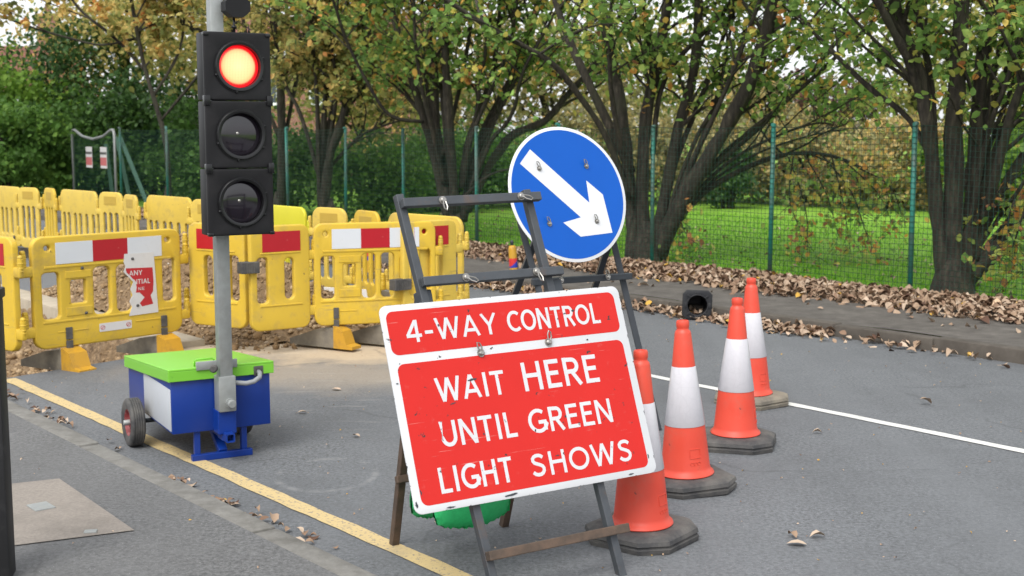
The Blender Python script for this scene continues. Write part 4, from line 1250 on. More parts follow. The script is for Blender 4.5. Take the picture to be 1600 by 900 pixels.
# ------------------------------------------------------------------ small street things
def make_delineator(label, x, y, tilt, rz):
    root = empty('delineator_post', (x, y, 0), rz, label, 'delineator', 'yellow delineator posts by the far kerb')
    root.rotation_euler = (0, tilt, rz)
    b = MB(); b.lathe([(.075, .0), (.055, .03), (.045, .06), (.043, .40), (.036, .43), (.02, .44), (0, .44)], 24); b.build('post', M['orange_yellow'], root, None, 45)
    b = MB(); b.lathe([(0, .50), (.018, .49), (.02, .47), (.014, .45), (.016, .435)], 16); b.build('knob', M['frame_black'], root)
    b = MB(); b.box((0, 0, .03), (.26, .26, .06), .012); b.build('rubber_base', M['rubber'], root, None, 40)
    b = MB()
    b.lathe([(.0455, .20), (.0458, .202), (.0452, .30), (.045, .302)], 24); b.build('emblem_band', M['emblem'], root)
    return root
t = NT('blue_and_red_band')
x_, y_, z_ = t.sep()
t.color(t.mix(t.ramp(t.math('ADD', z_, t.math('MULTIPLY', x_, .8)), .244, .252), (.02, .04, .35), (.55, .03, .03))); M['emblem'] = t.m
make_delineator('yellow delineator on a black base seen under the blue sign', .03, 13.8, R(4), R(200))
make_delineator('yellow delineator seen through the slot of the striped barrier', -1.63, 14.6, R(-2), R(150))
# toppled black base lying on its side at the far kerb
root = empty('toppled_delineator', (1.64, 11.24, .0), R(-2), 'black square rubber base of a toppled post, hollow end facing the road', 'delineator')
def sq(s, c): return [(s, -s + c), (s, s - c), (s - c, s), (-s + c, s), (-s, s - c), (-s, -s + c), (-s + c, -s), (s - c, -s)]
TT = Matrix.Translation((0, 0, .134)) @ Matrix.Rotation(R(2), 4, 'Y') @ STAND
link_mesh('rubber_base', cut_sheet('rubber_base', sq(.13, .035), [circ(0, 0, .088, 36)], .05, .008), M['rubber_black'], root, TT)
b = MB()
for a in range(4):
    b.box((.108, 0, .030), (.036, .012, .014), .002, Matrix.Rotation(R(45 + 90 * a), 4, 'Z')); b.box((.106, 0, .028), (.02, .05, .010), .002, Matrix.Rotation(R(90 * a), 4, 'Z'))
b.lathe([(.088, .0), (.088, .032), (.094, .034), (.098, .032), (.098, .0)], 40)
b.build('base_ribs', M['rubber_black'], root, TT, 40)
b = MB(); b.lathe([(.094, .0), (.090, -.12), (.075, -.34), (.05, -.36), (0, -.36)], 36); b.lathe([(.088, .02), (.085, -.12), (.07, -.33), (0, -.335)], 36); b.build('hollow_body', M['black_plastic'], root, TT, 45)

# black post cut by the left edge
root = empty('black_post', (-1.845, 4.40, KERB_Z), R(12), 'black plastic post with flat cap on the near footway', 'post')
b = MB(); b.box((0, 0, .50), (.13, .13, 1.0), .006); b.build('shaft', M['black_post'], root, None, 40)
b = MB(); b.box((0, 0, 1.018), (.145, .145, .036), .006); b.build('cap', M['black_post'], root, None, 40)

# ------------------------------------------------------------------ fence
FN = 10.5; FZ = .13
root = empty('mesh_fence', UN(15, FN, 0), 0, 'green wire mesh fence between the leaf covered path and the lawn', 'fence')
pu = [3.2, 5.05, 6.83, 8.50, 10.20, 11.84, 13.44, 15.15, 16.70, 18.44, 20.7, 23.0, 25.2]
g = random.Random(2)
for u in pu:
    p = UN(u, FN, 0) - root.location
    h = 1.70 + g.uniform(-.02, .04)
    b = MB(); b.tube([(p.x, p.y, .05), (p.x + g.uniform(-.02, .02), p.y + g.uniform(-.012, .012), h + .02)], .024, 12)
    b.lathe([(0, .012), (.02, .008), (.027, 0), (.027, -.02)], 12, Matrix.Translation((p.x, p.y, h + .02)))
    b.build('post', M['fence_green'], root)
b = MB(); us_f = list(np.arange(pu[0], pu[-1], .35)) + [pu[-1]]
def sag(u, k):
    for i in range(len(pu) - 1):
        if pu[i] <= u <= pu[i + 1]:
            s = (u - pu[i]) / (pu[i + 1] - pu[i]); break
    else: s = 0
    return -.028 * math.sin(math.pi * s) * k + .006 * math.sin(u * 5)
NWIRE = 31
for i in range(NWIRE):
    z = FZ + .01 + i * (1.575 / (NWIRE - 1))
    thick = .0042 if i in (0, NWIRE - 1) else .0026
    b.tube([UN(u, FN - .028, z + sag(u, i / NWIRE)) - root.location for u in us_f], thick, 3, False, None, False)
uu = pu[0]
while uu < pu[-1]:
    zt = FZ + .01 + 1.575 + sag(uu, 1)
    b.tube([UN(uu, FN - .030, FZ + .01) - root.location, UN(uu + .004 * math.sin(uu * 9), FN - .030 + .006 * math.sin(uu * 3), FZ + .7) - root.location, UN(uu, FN - .030, zt) - root.location], .0021, 3, False, None, False)
    uu += .050
w = b.build('wire_mesh', M['wire_green'], root)
# gate with two notices at the far end of the fence
root = empty('field_gate', UN(26.6, FN, .1), ROADYAW + math.pi, 'grey tube gate with dark mesh and two notices at the end of the fence', 'gate')
gw = 2.3
b = MB(); b.tube([(-gw / 2, 0, 0), (-gw / 2, 0, 1.50), (-gw / 2 + .05, 0, 1.60), (-gw / 2 + .16, 0, 1.60), (-gw * .25, 0, 1.47), (0, 0, 1.41), (gw * .25, 0, 1.47), (gw / 2 - .16, 0, 1.60), (gw / 2 - .05, 0, 1.60), (gw / 2, 0, 1.50), (gw / 2, 0, 0)], .03, 10); b.build('gate_frame', M['galv'], root)
b = MB()
for k in range(34):
    x = -gw / 2 + gw * (k + .5) / 34; zt = 1.40 + .16 * (abs(x) / (gw / 2)) ** 1.5
    b.tube([(x, 0, .05), (x, 0, zt)], .0032, 3, False, None, False)
for k in range(20): b.tube([(-gw / 2, 0, .05 + k * .07), (gw / 2, 0, .05 + k * .07)], .0032, 3, False, None, False)
b.build('gate_mesh', M['wire_green'], root)
for x in (-.16, .62):
    b = MB(); b.box((x, -.03, 1.03), (.34, .006, .44), .002); n_ = b.build('notice', M['tape_white'], root)
    b = MB(); b.box((x, -.0345, .95), (.32, .002, .17), .0005); b.build('red_block', simple('faded_red_print', (.42, .12, .12), .6), n_)
    b = MB(); b.box((x, -.0345, 1.12), (.32, .002, .05), .0005); b.build('dark_block', M['rubber'], n_)
b = MB(); b.beam((gw / 2 + .05, .1, 1.45), (gw / 2 + 1.5, .1, -.1), .07, .05); b.beam((.05, .5, 1.45), (.75, .5, -.1), .07, .05); b.beam((-.55, .5, 1.3), (-.2, .5, -.1), .07, .05)
b.build('brace', simple('pale_green_brace', (.07, .15, .11), .6), root)

# ------------------------------------------------------------------ trees
def smooth_path(pts, n=5):
    out = []
    P = [Vector(p) for p in pts]
    for i in range(len(P) - 1):
        p0, p1, p2, p3 = P[max(i - 1, 0)], P[i], P[i + 1], P[min(i + 2, len(P) - 1)]
        for k in range(n):
            t = k / n
            out.append(.5 * ((2 * p1) + (p2 - p0) * t + (2 * p0 - 5 * p1 + 4 * p2 - p3) * t * t + (3 * p1 - p0 - 3 * p2 + p3) * t ** 3))
    out.append(P[-1]); return out

def tree(name, label, base_px, Y, stems, leafmat, seed, leaf=.085, nsec=7, per=11, low=1.6, droop=(), top=5.2, density=1.0, gz=.11, tint=(.45, .25), sec_len=(.8, 2.0), extra_n=10):
    g = np.random.default_rng(seed)
    b0 = at(base_px, 400, Y); base = Vector((b0.x, Y, gz))
    root = empty(name, base, 0, label, 'tree')
    bt = MB(); tips = []
    k = Y / F_PX
    paths = []
    main = [s_ for s_ in stems if s_[0][0][1] > 300]
    def res(pts, t):
        f = t * (len(pts) - 1); i = min(int(f), len(pts) - 2); f -= i
        return (pts[i][0] * (1 - f) + pts[i + 1][0] * f, pts[i][1] * (1 - f) + pts[i + 1][1] * f)
    extra = []
    for q in range(extra_n if len(main) > 1 else 0):
        i, j = g.choice(len(main), 2, replace=False); f = g.uniform(.15, .85); ph = g.uniform(0, 6)
        extra.append(([(lambda a, b, t: (a[0] * (1 - f) + b[0] * f + 13 * t * math.sin(5 * t + ph), a[1] * (1 - f) + b[1] * f))(res(main[i][0], t), res(main[j][0], t), t) for t in np.linspace(.12, 1, 7)], g.uniform(.25, .6) * .5 * (main[i][1] + main[j][1])))
    stems = list(stems) + extra
    for (pts, w) in stems:
        dy = g.uniform(-1.1, 1.1)
        n = len(pts)
        L = [at(px, py, Y + (dy * (i / max(1, n - 1)) if py < 330 else 0)) for i, (px, py) in enumerate(pts)]
        if L[-1].z > 2.4:                      # carry the limb on above the picture
            d = (L[-1] - L[-2]).normalized(); p = L[-1]
            while p.z < top:
                d = (d + Vector((g.normal(0, .12), g.normal(0, .18), .10))).normalized()
                p = p + d * .8; L.append(p)
        P = smooth_path(L, 4)
        r0 = w * k / 2 * .58; m = len(P)
        rad = [max(.010, r0 * (1 - .62 * i / (m - 1))) * (1 + .07 * g.normal()) for i in range(m)]
        if pts[0][1] > 385: rad[0] *= 1.35; rad[1] *= 1.2
        bt.tube([p + Vector((g.normal(), g.normal(), 0)) * r0 * .05 - base for p in P], rad, 9, True)
        paths.append((P, rad))
    # root flare
    wmax = max(w for _, w in stems)
    bt.tube([Vector((0, 0, -.25)), Vector((0, 0, .05)), Vector((0, 0, .25)), Vector((0, 0, .5))], [wmax * k * .85, wmax * k * .6, wmax * k * .45, wmax * k * .2], 12, True)
    trunk = bt.build('trunk', M['bark'], root)
    br = MB()
    tw = []
    for (P, rad) in paths:
        m = len(P)
        for s in range(nsec):
            i = int(g.uniform(.28, .98) * (m - 1)); p = P[i].copy()
            if p.z < low * .72: continue
            d = Vector((g.normal(0, 1), g.normal(0, .8), g.uniform(.05, .9))).normalized()
            d = (d + (P[min(i + 1, m - 1)] - P[max(0, i - 1)]).normalized() * .5).normalized()
            Ls = g.uniform(*sec_len); seg = 7; L = [p.copy()]
            for q in range(seg):
                d = (d + Vector((g.normal(0, .16), g.normal(0, .16), .05 - .03 * q))).normalized(); L.append(L[-1] + d * Ls / seg)
            r0 = min(rad[i] * .5, .022)
            br.tube([x - base for x in L], [r0 * (1 - .8 * q / seg) + .002 for q in range(seg + 1)], 5, False)
            for q in range(2, seg + 1):
                for _ in range(2):
                    dd = Vector((g.normal(0, 1), g.normal(0, 1), g.normal(-.1, .7))).normalized(); l2 = g.uniform(.2, .6); T = [L[q].copy()]
                    for z in range(4):
                        dd = (dd + Vector((g.normal(0, .2), g.normal(0, .2), -.07))).normalized(); T.append(T[-1] + dd * l2 / 4)
                    br.tube([x - base for x in T], [.0042, .0036, .003, .0024, .0016], 3, False); tw.append(T)
    for pts in droop:
        dy = g.uniform(-.5, .6)
        L = smooth_path([at(px, py, Y + dy) for px, py in pts], 4)
        br.tube([x - base for x in L], [.011 * (1 - .75 * i / (len(L) - 1)) for i in range(len(L))], 5, False)
        for q in range(1, len(L)):
            for _ in range(2):
                dd = Vector((g.normal(0, 1), g.normal(0, .7), g.normal(-.5, .5))).normalized(); l2 = g.uniform(.15, .5); T = [L[q].copy()]
                for z in range(4):
                    dd = (dd + Vector((g.normal(0, .2), g.normal(0, .2), -.12))).normalized(); T.append(T[-1] + dd * l2 / 4)
                br.tube([x - base for x in T], [.004, .0034, .0028, .0022, .0015], 3, False); tw.append([t + Vector((0, 0, 9)) for t in T])
    br.build('branches', M['bark'], root)
    LP = []; TI = []
    for T in tw:
        hang = T[0].z > 8
        if hang: T = [t - Vector((0, 0, 9)) for t in T]
        z = T[2].z
        pr = .6 if hang else (.12 if z < low - .2 else (.12 + .88 * min(1, (z - low + .2) / .6)))
        ctint = g.normal(tint[0] + (.22 if hang else 0), tint[1] * .7)
        for _ in range(int(per * density * 1.35)):
            if g.random() > pr: continue
            t = g.uniform(.2, 3.99); i = int(t); p = T[i].lerp(T[i + 1], t - i)
            LP.append((p + Vector(g.normal(0, .045, 3)) - base)[:]); TI.append(ctint + g.normal(0, tint[1] * .6))
    LP = np.array(LP); n = len(LP)
    me = scatter('crown', LP, g.uniform(.6, 1.25, n) * leaf, g, .75, LEAF, np.clip(np.array(TI), 0, 1))
    link_mesh('crown', me, leafmat, root)
    return root
def ty(px, n=10.85): return n / (.771 * (px - 800) / F_PX + .637)

tree('street_tree', 'many stemmed dark tree at the right edge behind the fence, one bare limb reaching left', 1490, ty(1490), [
    ([(1478, 450), (1464, 330), (1452, 220), (1437, 120), (1402, 20), (1385, -60)], 46),
    ([(1492, 452), (1490, 320), (1492, 180), (1500, 60), (1505, -60)], 58),
    ([(1505, 452), (1520, 320), (1526, 200), (1536, 90), (1560, -40)], 48),
    ([(1500, 448), (1545, 402), (1600, 335), (1660, 270), (1740, 180)], 52),
    ([(1515, 400), (1560, 310), (1600, 240), (1650, 150), (1700, 40)], 30),
    ([(1465, 275), (1422, 188), (1362, 140), (1310, 90), (1262, 40), (1220, -20)], 17),
    ([(1458, 220), (1426, 112), (1386, 30), (1350, -40)], 24),
    ([(1500, 300), (1550, 170), (1590, 90), (1620, 10)], 20)],
    M['leaf_autumn'], 21, .092, 9, 12, 1.9, density=.56,
    droop=[[(1590, 300), (1575, 350), (1590, 400), (1600, 430)], [(1600, 270), (1560, 300), (1540, 350)], [(1600, 330), (1580, 390), (1560, 400)]])
tree('street_tree', 'fan shaped many stemmed tree with hanging twigs, right of the blue round sign', 1010, ty(1010), [
    ([(992, 410), (984, 300), (974, 200), (958, 100), (936, 0), (920, -60)], 42),
    ([(1008, 412), (1004, 280), (1010, 180), (1030, 80), (1050, -40)], 40),
    ([(1018, 410), (1040, 300), (1060, 200), (1085, 110), (1092, 0), (1096, -60)], 36),
    ([(1024, 400), (1078, 292), (1130, 208), (1176, 118), (1210, 0), (1226, -60)], 46),
    ([(1036, 372), (1098, 302), (1175, 258), (1240, 240), (1300, 244), (1345, 262)], 21),
    ([(985, 310), (946, 212), (905, 150), (866, 102), (818, 72), (775, 50)], 18),
    ([(988, 270), (926, 142), (888, 60), (858, -30)], 26),
    ([(1072, 298), (1195, 192), (1258, 122), (1330, 40), (1390, -20)], 15),
    ([(1050, 330), (1130, 240), (1215, 170), (1300, 95)], 13),
    ([(1020, 240), (1040, 120), (1130, 20)], 16)],
    M['leaf_autumn'], 22, .088, 8, 11, 1.9, density=.56,
    droop=[[(1230, 242), (1252, 300), (1262, 360), (1250, 410)], [(1255, 240), (1290, 300), (1310, 370)], [(1285, 243), (1330, 300), (1352, 360), (1372, 410)], [(1320, 252), (1370, 300), (1395, 350)],
           [(1300, 246), (1318, 320), (1330, 400)], [(1240, 240), (1235, 320), (1275, 400)], [(1340, 262), (1390, 290), (1410, 340)], [(1060, 320), (1065, 350), (1085, 390)], [(1270, 242), (1340, 280), (1340, 340)]])
tree('street_tree', 'dark many stemmed tree with limbs spread both ways, left of the blue round sign', 712, ty(720), [
    ([(700, 345), (680, 250), (660, 180), (640, 110), (616, 30), (600, -50)], 28),
    ([(705, 345), (682, 200), (676, 100), (670, -40)], 30),
    ([(712, 345), (702, 190), (696, 80), (700, -40)], 28),
    ([(722, 345), (745, 240), (775, 170), (815, 90), (842, 0)], 32),
    ([(730, 330), (788, 222), (850, 190), (885, 150), (930, 100)], 24),
    ([(662, 190), (612, 182), (580, 140), (540, 60), (520, 0)], 11),
    ([(722, 310), (768, 272), (815, 262)], 10),
    ([(690, 250), (720, 130), (735, 40), (740, -40)], 14),
    ([(745, 240), (800, 110), (800, 20)], 13)],
    M['leaf_autumn'], 23, .098, 9, 10, 1.95, density=.62, tint=(.5, .26))
tree('street_tree', 'slanting tree with a low limb pointing right, between traffic light and red sign frame', 515, ty(515), [
    ([(505, 340), (515, 250), (535, 190), (556, 110), (580, 30), (592, -40)], 28),
    ([(500, 330), (496, 170), (490, 90), (480, 0)], 14),
    ([(515, 262), (560, 215), (600, 196), (628, 188)], 11),
    ([(500, 280), (470, 180), (442, 120), (428, 20)], 12),
    ([(510, 250), (525, 150), (520, 60), (535, -30)], 12)],
    M['leaf_gold'], 24, .10, 10, 11, 1.95, density=.8, tint=(.45, .25))
tree('street_tree', 'dark trunked tree with yellowing leaves just right of the traffic light head', 437, ty(437, 11.3), [
    ([(440, 330), (440, 200), (436, 100), (430, 0), (425, -60)], 24),
    ([(440, 240), (460, 140), (475, 60), (470, -30)], 12),
    ([(438, 220), (400, 120), (380, 30)], 12)],
    M['leaf_gold'], 25, .105, 13, 12, 2.0, density=.8, tint=(.4, .25))
tree('street_tree', 'thin pale leaning trunk under golden leaves, left of the traffic light', 265, 25.2, [
    ([(266, 340), (260, 230), (242, 160), (226, 105), (214, 50), (200, -20)], 15),
    ([(228, 112), (180, 60), (130, 20), (100, -20)], 9),
    ([(240, 150), (280, 80), (290, 10), (300, -40)], 9),
    ([(250, 190), (300, 130), (330, 90)], 8),
    ([(214, 60), (160, 70), (110, 60)], 7)],
    M['leaf_gold'], 26, .13, 17, 15, 1.9, tint=(.62, .24), sec_len=(.9, 2.2), top=6)

# ------------------------------------------------------------------ bushes and background trees
def bush(name, label, cat, px, Y, ztop, rx, m, n, seed, leaf=.13, zb=.1, ry=None, group=None, tint=(.5, .25), stem=True, clumps=26, flat_=1.0, spread=.30):
    g = np.random.default_rng(seed)
    c = at(px, 300, Y); base = Vector((c.x, Y, .15))
    root = empty(name, base, 0, label, cat, group)
    ry = ry or rx * .8; h = ztop - zb
    C = []
    while len(C) < clumps:
        v = g.uniform(-1, 1, 3)
        r = np.linalg.norm(v)
        if r > 1 or r < .35: continue
        C.append([v[0] * rx, v[1] * ry, zb + h * (.5 + .5 * v[2] * .96)])
    C = np.array(C); C[:, 0] *= flat_
    cs = g.uniform(.55, 1.25, clumps); ct = np.clip(g.normal(tint[0], tint[1] * .6, clumps), .02, .98)
    idx = g.integers(0, clumps, n)
    off = g.normal(0, 1, (n, 3)); off /= np.maximum(.4, np.linalg.norm(off, axis=1))[:, None]
    off *= (g.uniform(0, 1, n) ** .45)[:, None]
    s = min(rx, h / 2) * spread * 2
    P = C[idx] + off * (cs[idx] * s)[:, None] * np.array([1.1, 1.1, .85])
    P = P[P[:, 2] > .02]; n = len(P); ti = np.clip(ct[idx[:n]] + g.normal(0, tint[1] * .5, n), 0, 1)
    P[:, 2] -= .15
    me = scatter('foliage', P, g.uniform(.6, 1.3, n) * leaf, g, .8, LEAF, ti)
    link_mesh('foliage', me, m, root)
    if stem:
        b = MB()
        for k in range(5):
            a = g.uniform(0, 6.28); tgt = C[g.integers(0, clumps)]
            b.tube([(.1 * math.cos(a), .1 * math.sin(a), -.2), (tgt[0] * .3, tgt[1] * .3, tgt[2] * .45), (tgt[0] * .85, tgt[1] * .85, tgt[2] * .95)], [.06, .045, .015], 6)
        b.build('stems', M['bark'], root)
    return root
GB = 'shrubs and trees behind the fence'
bush('bush', 'tall bright green shrub at the left photo edge under the house roof', 'bush', 5, 31, 3.75, 1.5, M['leaf_bright'], 6500, 31, .13, group=GB, tint=(.4, .25), clumps=40)
bush('bush', 'very dark evergreen shrub reaching higher than the gate behind it', 'bush', 112, 32.5, 4.3, 1.75, M['leaf_dark'], 9000, 32, .13, group=GB, clumps=48)
bush('bush', 'dense mid green shrub low at the left edge above the barriers', 'bush', 20, 28.5, 2.3, 1.6, M['leaf_mid'], 6500, 33, .12, group=GB, clumps=40)
bush('bush', 'dark green shrub behind the field gate with notices', 'bush', 165, 29.8, 2.7, 1.6, M['leaf_mid'], 6500, 34, .12, group=GB, tint=(.3, .2), clumps=40)
bush('bush', 'dark evergreen shrub behind the thin leaning trunk', 'bush', 250, 30.5, 3.0, 1.9, M['leaf_dark'], 8000, 35, .13, group=GB, clumps=44)
bush('bush', 'dark green shrub directly behind the traffic light head', 'bush', 345, 27, 2.35, 1.6, M['leaf_mid'], 6500, 36, .12, group=GB, tint=(.28, .2), clumps=40)
bush('hedge', 'dark green hedge right of the traffic light head behind the fence', 'hedge', 455, 24, 1.75, 1.15, M['leaf_mid'], 6000, 37, .10, group=GB, tint=(.3, .2), clumps=40)
bush('hedge', 'ivy green hedge behind the lime yellow barrier', 'hedge', 575, 23, 1.62, 1.1, M['leaf_mid'], 6500, 38, .09, group=GB, tint=(.55, .22), clumps=44)
bush('hedge', 'ivy green hedge behind the top bar of the red sign frame', 'hedge', 690, 25.5, 1.70, 1.3, M['leaf_mid'], 6500, 39, .10, group=GB, tint=(.45, .22), clumps=44)
bush('hedge', 'leafy green hedge at the back of the lawn just left of the blue sign', 'hedge', 815, 27, 1.75, 1.6, M['leaf_mid'], 6500, 40, .10, group=GB, tint=(.6, .25), clumps=44)
bush('hedge', 'brownish hedge at the back of the lawn behind the blue sign', 'hedge', 950, 28, 2.3, 1.7, M['leaf_brown'], 6000, 41, .11, group=GB, clumps=44)
bush('bush', 'small dark conifer at the back of the lawn right of the fan shaped tree', 'bush', 1138, 26, 1.35, .55, M['leaf_dark'], 2500, 42, .08, group=GB, clumps=18)
bush('bush', 'dry brown shrubs at the back of the lawn behind the fan shaped tree', 'bush', 1100, 28.5, 2.2, 1.8, M['leaf_brown'], 6500, 43, .11, group=GB, clumps=44, tint=(.45, .25))
bush('bush', 'reddish brown shrub behind the hanging twigs', 'bush', 1265, 27.5, 2.1, 1.6, M['leaf_brown'], 6500, 44, .11, group=GB, tint=(.55, .3), clumps=44)
bush('bush', 'olive and orange shrub at the back of the lawn left of the right edge tree', 'bush', 1400, 26, 1.9, 1.5, M['leaf_brown'], 6500, 45, .11, group=GB, tint=(.7, .3), clumps=44)
bush('bush', 'yellow green shrub at the back of the lawn at the right photo edge', 'bush', 1570, 24, 1.9, 1.7, M['leaf_bright'], 5500, 46, .11, group=GB, tint=(.45, .3), clumps=40)
def far_tree(label, px, Y, zb, zt, rx, m, n, seed, leaf=.17, tint=(.5, .25), clumps=44):
    o = bush('background_tree', label, 'tree', px, Y, zt, rx, m, n, seed, leaf, zb, group=GB, tint=tint, stem=False, clumps=clumps)
    g = random.Random(seed); b = MB()
    b.tube([(0, 0, -.3), (.1, .05, zb * .6 + .4), (g.uniform(-.3, .3), .1, zb + (zt - zb) * .5), (g.uniform(-.5, .5), 0, zt * .9)], [.17, .13, .08, .02], 8)
    for k in range(12):
        z = zb + (zt - zb) * g.uniform(0, .6); a = g.uniform(0, 6.28); r = rx * g.uniform(.5, .95)
        b.tube([(0.1, .05, z * .9), (r * .5 * math.cos(a), r * .5 * math.sin(a), z + .4), (r * math.cos(a), r * math.sin(a), z + g.uniform(.4, 1.4))], [.05, .035, .012], 5)
    b.build('trunk', M['bark'], o); return o
far_tree('golden brown background tree above the very dark evergreen', 200, 34, 2.4, 6.5, 2.2, M['leaf_gold'], 4400, 51, .16, (.6, .25))
far_tree('yellowing background tree behind the traffic light head', 350, 31, 1.9, 6.5, 2.2, M['leaf_gold'], 4400, 52, .15, (.42, .25))
far_tree('olive background tree behind the slanting stemmed tree', 560, 36, .8, 5.0, 2.2, M['leaf_gold'], 3200, 53, .16, (.3, .25))
far_tree('olive brown background tree left of the blue sign', 700, 34, .8, 4.9, 2.4, M['leaf_brown'], 3800, 54, .16, (.5, .25))
far_tree('olive brown background tree directly above the blue sign', 860, 33, .8, 4.7, 2.3, M['leaf_brown'], 3800, 55, .16, (.55, .28))
far_tree('greenish background tree behind the fan shaped tree', 1010, 34, .8, 4.9, 2.3, M['leaf_gold'], 3800, 56, .16, (.3, .25))
far_tree('purple brown low background tree under the gap of white sky', 1290, 33, 1.2, 3.2, 1.7, M['leaf_purple'], 3000, 57, .14)
far_tree('orange tinged low background tree right of the fan shaped tree', 1180, 32, 1.2, 3.3, 1.5, M['leaf_brown'], 3000, 58, .14, (.6, .3))
far_tree('green background tree seen between limbs of the right edge tree', 1430, 30, 1.0, 5.5, 1.9, M['leaf_gold'], 2500, 59, .15, (.25, .25))
far_tree('yellow green background tree at the right photo edge', 1580, 29, .9, 5.8, 2.0, M['leaf_gold'], 3000, 60, .15, (.35, .28))

# ------------------------------------------------------------------ houses beyond
def house(label, px, Y, w, d, eave, ridge, rz, windows=(), chimney=None):
    c = at(px, 200, Y); root = empty('house', (c.x, Y, 0), rz, label, 'house')
    b = MB(); b.box((0, d / 2, eave / 2), (w, d, eave)); b.build('wall', M['brick'], root)
    b = MB(); o = .35
    P = [(-w / 2 - o, -o, eave), (w / 2 + o, -o, eave), (w / 2 + o, d / 2, ridge), (-w / 2 - o, d / 2, ridge), (-w / 2 - o, d + o, eave), (w / 2 + o, d + o, eave)]
    b.add(P, [[0, 1, 2, 3], [3, 2, 5, 4], [0, 3, 4], [1, 5, 2]]); b.build('roof', M['tile'], root)
    b = MB(); b.box((0, -o - .03, eave - .02), (w + .75, .05, .24)); b.build('fascia', M['upvc'], root)
    for (x, z, ww, wh) in windows:
        b = MB()
        for a, s in (((x, -.03, z + wh / 2), (ww, .1, .09)), ((x, -.03, z - wh / 2), (ww + .1, .14, .09)), ((x - ww / 2 + .045, -.028, z), (.09, .09, wh - .1)), ((x + ww / 2 - .045, -.028, z), (.09, .09, wh - .1)), ((x, -.026, z), (.06, .08, wh - .1))): b.box(a, s)
        f = b.build('window', M['upvc'], root); b = MB(); b.box((x, -.012, z), (ww - .1, .02, wh - .1)); b.build('pane', M['pane'], f)
    if chimney:
        b = MB(); b.box((chimney, d / 2, ridge + .45), (.8, .6, 1.5)); b.box((chimney, d / 2, ridge + 1.25), (.95, .75, .12)); b.lathe([(.13, 0), (.12, .4), (.14, .42)], 12, Matrix.Translation((chimney, d / 2, ridge + 1.3)))
        b.build('chimney', M['brick'], root)
    return root
house('brick house with tiled roof and chimney at the upper left edge', -60, 50, 7.5, 7, 3.0, 5.2, R(12), [(-1.5, 1.6, 1.4, 1.2), (2, 1.6, 1.4, 1.2)], 2.9)
house('red brick house with white window glimpsed between the trees', 500, 46, 6.5, 6, 4.4, 6.0, R(-4), [(.1, 3.4, .9, 1.5), (-1.9, 3.4, .9, 1.5), (1.9, 3.4, .9, 1.5)])

# ------------------------------------------------------------------ fallen leaves, grass
g = np.random.default_rng(77)
CUR = [curled(k, w) for k, w in ((.42, .33), (.2, .30), (.7, .27), (-.35, .32))]
def litter(name, P, size, tilt, label, tlo=.5, seed=1):
    gg = np.random.default_rng(seed); P = np.array(P); parts_v, parts_t, ti = [], [], []; off = 0
    which = gg.integers(0, len(CUR), len(P))
    for w in range(len(CUR)):
        tv, tf = CUR[w]; Q = P[which == w]; n = len(Q)
        if n == 0: continue
        Rm = rot_mats(n, tilt, gg); s = gg.uniform(.55, 1.25, n) * size
        V = np.einsum('nij,kj->nki', Rm, tv) * s[:, None, None] + Q[:, None, :]
        parts_v.append(V.reshape(-1, 3)); parts_t.append((tf[None] + (np.arange(n) * len(tv))[:, None, None] + off).reshape(-1, 3)); off += n * len(tv)
        ti.append(np.repeat(np.clip(gg.normal(tlo, .24, n), 0, 1), len(tv)))
    me = tri_mesh(name, np.concatenate(parts_v), np.concatenate(parts_t), np.concatenate(ti), True)
    return tag(link_mesh(name, me, M['litter']), label, 'leaves', kind='stuff')
P = []
while len(P) < 12000:
    u = g.uniform(1.5, 24) if g.random() < .45 else g.uniform(3.5, 14)
    edge = 9.62 + .22 * fbm(u, 0, 1.7, 4)
    n = 10.52 - abs(g.normal(0, .56))
    if n < edge and g.random() > .10: continue
    if n < 8.9: continue
    pile = max(0, min(1, (n - edge) / .5)) * max(0, min(1, (10.62 - n) / .2))
    P.append(UN(u, n, verge_z(u, min(n, 10.6)) + .012 + pile * g.uniform(0, .05))[:])
litter('leaf_litter', P, .088, .36, 'drift of brown dead leaves along the foot of the mesh fence', .52, 3)
P = []
while len(P) < 2300:
    u = g.uniform(4.6, 16); d = .5 + .5 * math.sin(u * 2.3 + 1) * math.cos(u * 1.1)
    if g.random() > (.22 + .78 * d) * (1 if u > 6.3 else .10): continue
    n = 8.56 - abs(g.normal(0, .10)); P.append(UN(u, n, .012 + max(0, g.uniform(0, .055) * (1 - (8.58 - n) / .2)))[:])
litter('leaf_litter', P, .080, .30, 'line of dead leaves lying in the far gutter', .55, 4)
P = []
for (u, n, c, su, sn) in ((8.1, 2.6, 14, .12, .04), (7.45, 2.57, 20, .12, .04), (7.1, 2.55, 12, .10, .04), (5.5, 2.53, 10, .07, .03), (5.1, 2.53, 20, .06, .035), (4.8, 2.54, 16, .10, .04), (4.45, 2.58, 6, .08, .04), (6.2, 2.6, 3, .3, .06)):
    for k in range(c): P.append(UN(u + g.normal(0, su), max(2.475, n + g.normal(0, sn)), g.uniform(.008, .03))[:])
litter('leaf_litter', P, .045, .22, 'scattered dead leaves lying in the near gutter beside the yellow line', .45, 5)
P = []
for k in range(420):
    u, n = g.uniform(2.5, 9), g.uniform(2.9, 8.4); P.append(UN(u, n, .006)[:])
for k in range(50):
    u, n = g.uniform(3.6, 8), g.uniform(.9, 2.3); P.append(UN(u, n, KERB_Z + .009)[:])
litter('leaf_crumbs', P, .014, .3, 'tiny leaf crumbs and grit scattered over the tarmac', .75, 6)
P = []
for k in range(700):
    n = 10.7 + abs(g.normal(0, 2.6)); P.append(UN(g.uniform(2, 20), n, .125)[:])
litter('lawn_leaves', P, .075, .35, 'dead leaves strewn thinly over the lawn behind the fence', .5, 9)
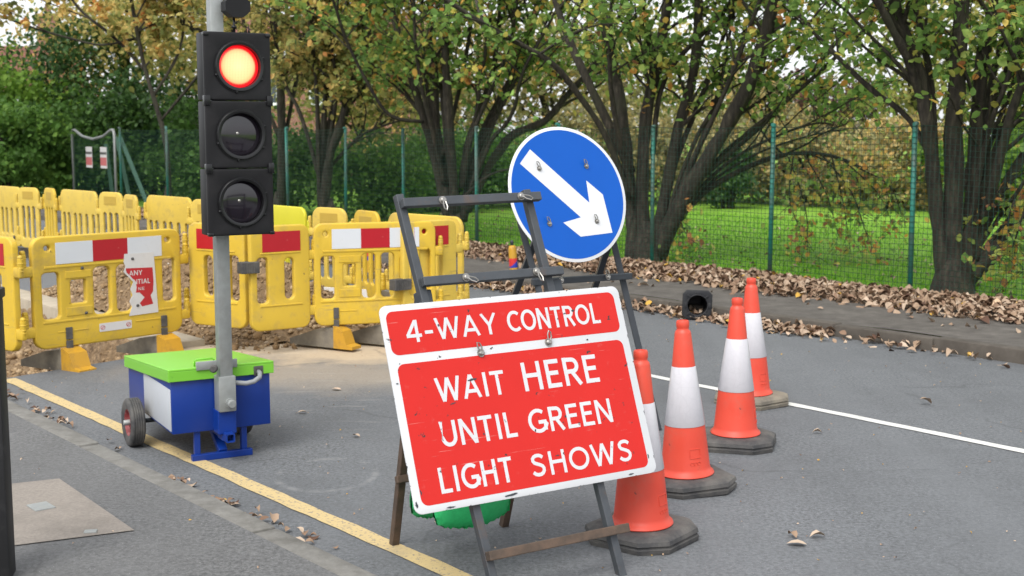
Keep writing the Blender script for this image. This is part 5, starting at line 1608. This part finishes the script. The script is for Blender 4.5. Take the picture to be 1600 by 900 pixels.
def leaf_thing(label, px_xy, size, k, tint_, rz, tilt=(0, 0), z=.0):
    tv, tf = curled(k * .38, .30); size *= .85
    me = tri_mesh('fallen_leaf', tv * size, tf, np.full(len(tv), tint_), True)
    o = link_mesh('fallen_leaf', me, M['litter']); o.location = (px_xy[0], px_xy[1], .008 + z); o.rotation_euler = (R(tilt[0]), R(tilt[1]), R(rz))
    return tag(o, label, 'leaf', 'single leaves fallen on the road')
leaf_thing('orange yellow leaf on the road right of the green lid', (-1.134, 8.11), .085, .4, .965, 70)
leaf_thing('pale brown leaf left of the top of the red sign, beside the blue box', (-1.24, 7.42), .07, .7, .86, 110)
leaf_thing('small pale brown leaf left of the red sign, below the height of the box floor', (-.85, 6.83), .06, .8, .8, 60)
leaf_thing('curled white leaf on the road between cones and white line', (1.683, 6.91), .065, 1.4, .93, 80)
leaf_thing('upturned brown leaf beyond the white line on the right', (2.52, 7.66), .10, 1.0, .62, 100, (25, 0), .015)
leaf_thing('flat pale leaf of the pair at the bottom right of the road', (1.145, 4.985), .095, .5, .9, 80)
leaf_thing('curled brown leaf touching the pale pair at the bottom right', (1.15, 5.09), .07, 1.3, .5, 20)
leaf_thing('twisted pale leaf at the right of the bottom right group', (1.25, 5.08), .08, 1.2, .88, 100)
leaf_thing('large pale curled leaf in the near gutter at the bottom of the picture', (-.87, 5.0), .10, .8, .9, 70)
leaf_thing('brown leaf standing on the near kerb beside the pale gutter leaf', (-.98, 5.10), .08, 1.2, .6, 20, (15, 10), .07)

bn_ = 52000
uu_ = g.uniform(2.0, 18, bn_); nn_ = 10.62 + g.uniform(0, 1, bn_) ** 1.6 * 8
BP = np.stack([-.637 * uu_ + .771 * nn_, .771 * uu_ + .637 * nn_, np.full(bn_, .10)], 1)
BL = (np.array([[-.07, 0, 0], [.07, 0, 0], [.10, .12, .55], [0, .38, 1.0]], float), np.array([[0, 1, 2], [0, 2, 3]]))
tag(link_mesh('grass', scatter('grass', BP, g.uniform(.03, .075, bn_), g, .30, BL, np.clip(g.normal(.5, .25, bn_), 0, 1)), M['blade']), 'short bright green grass of the lawn behind the fence', 'grass', kind='stuff')
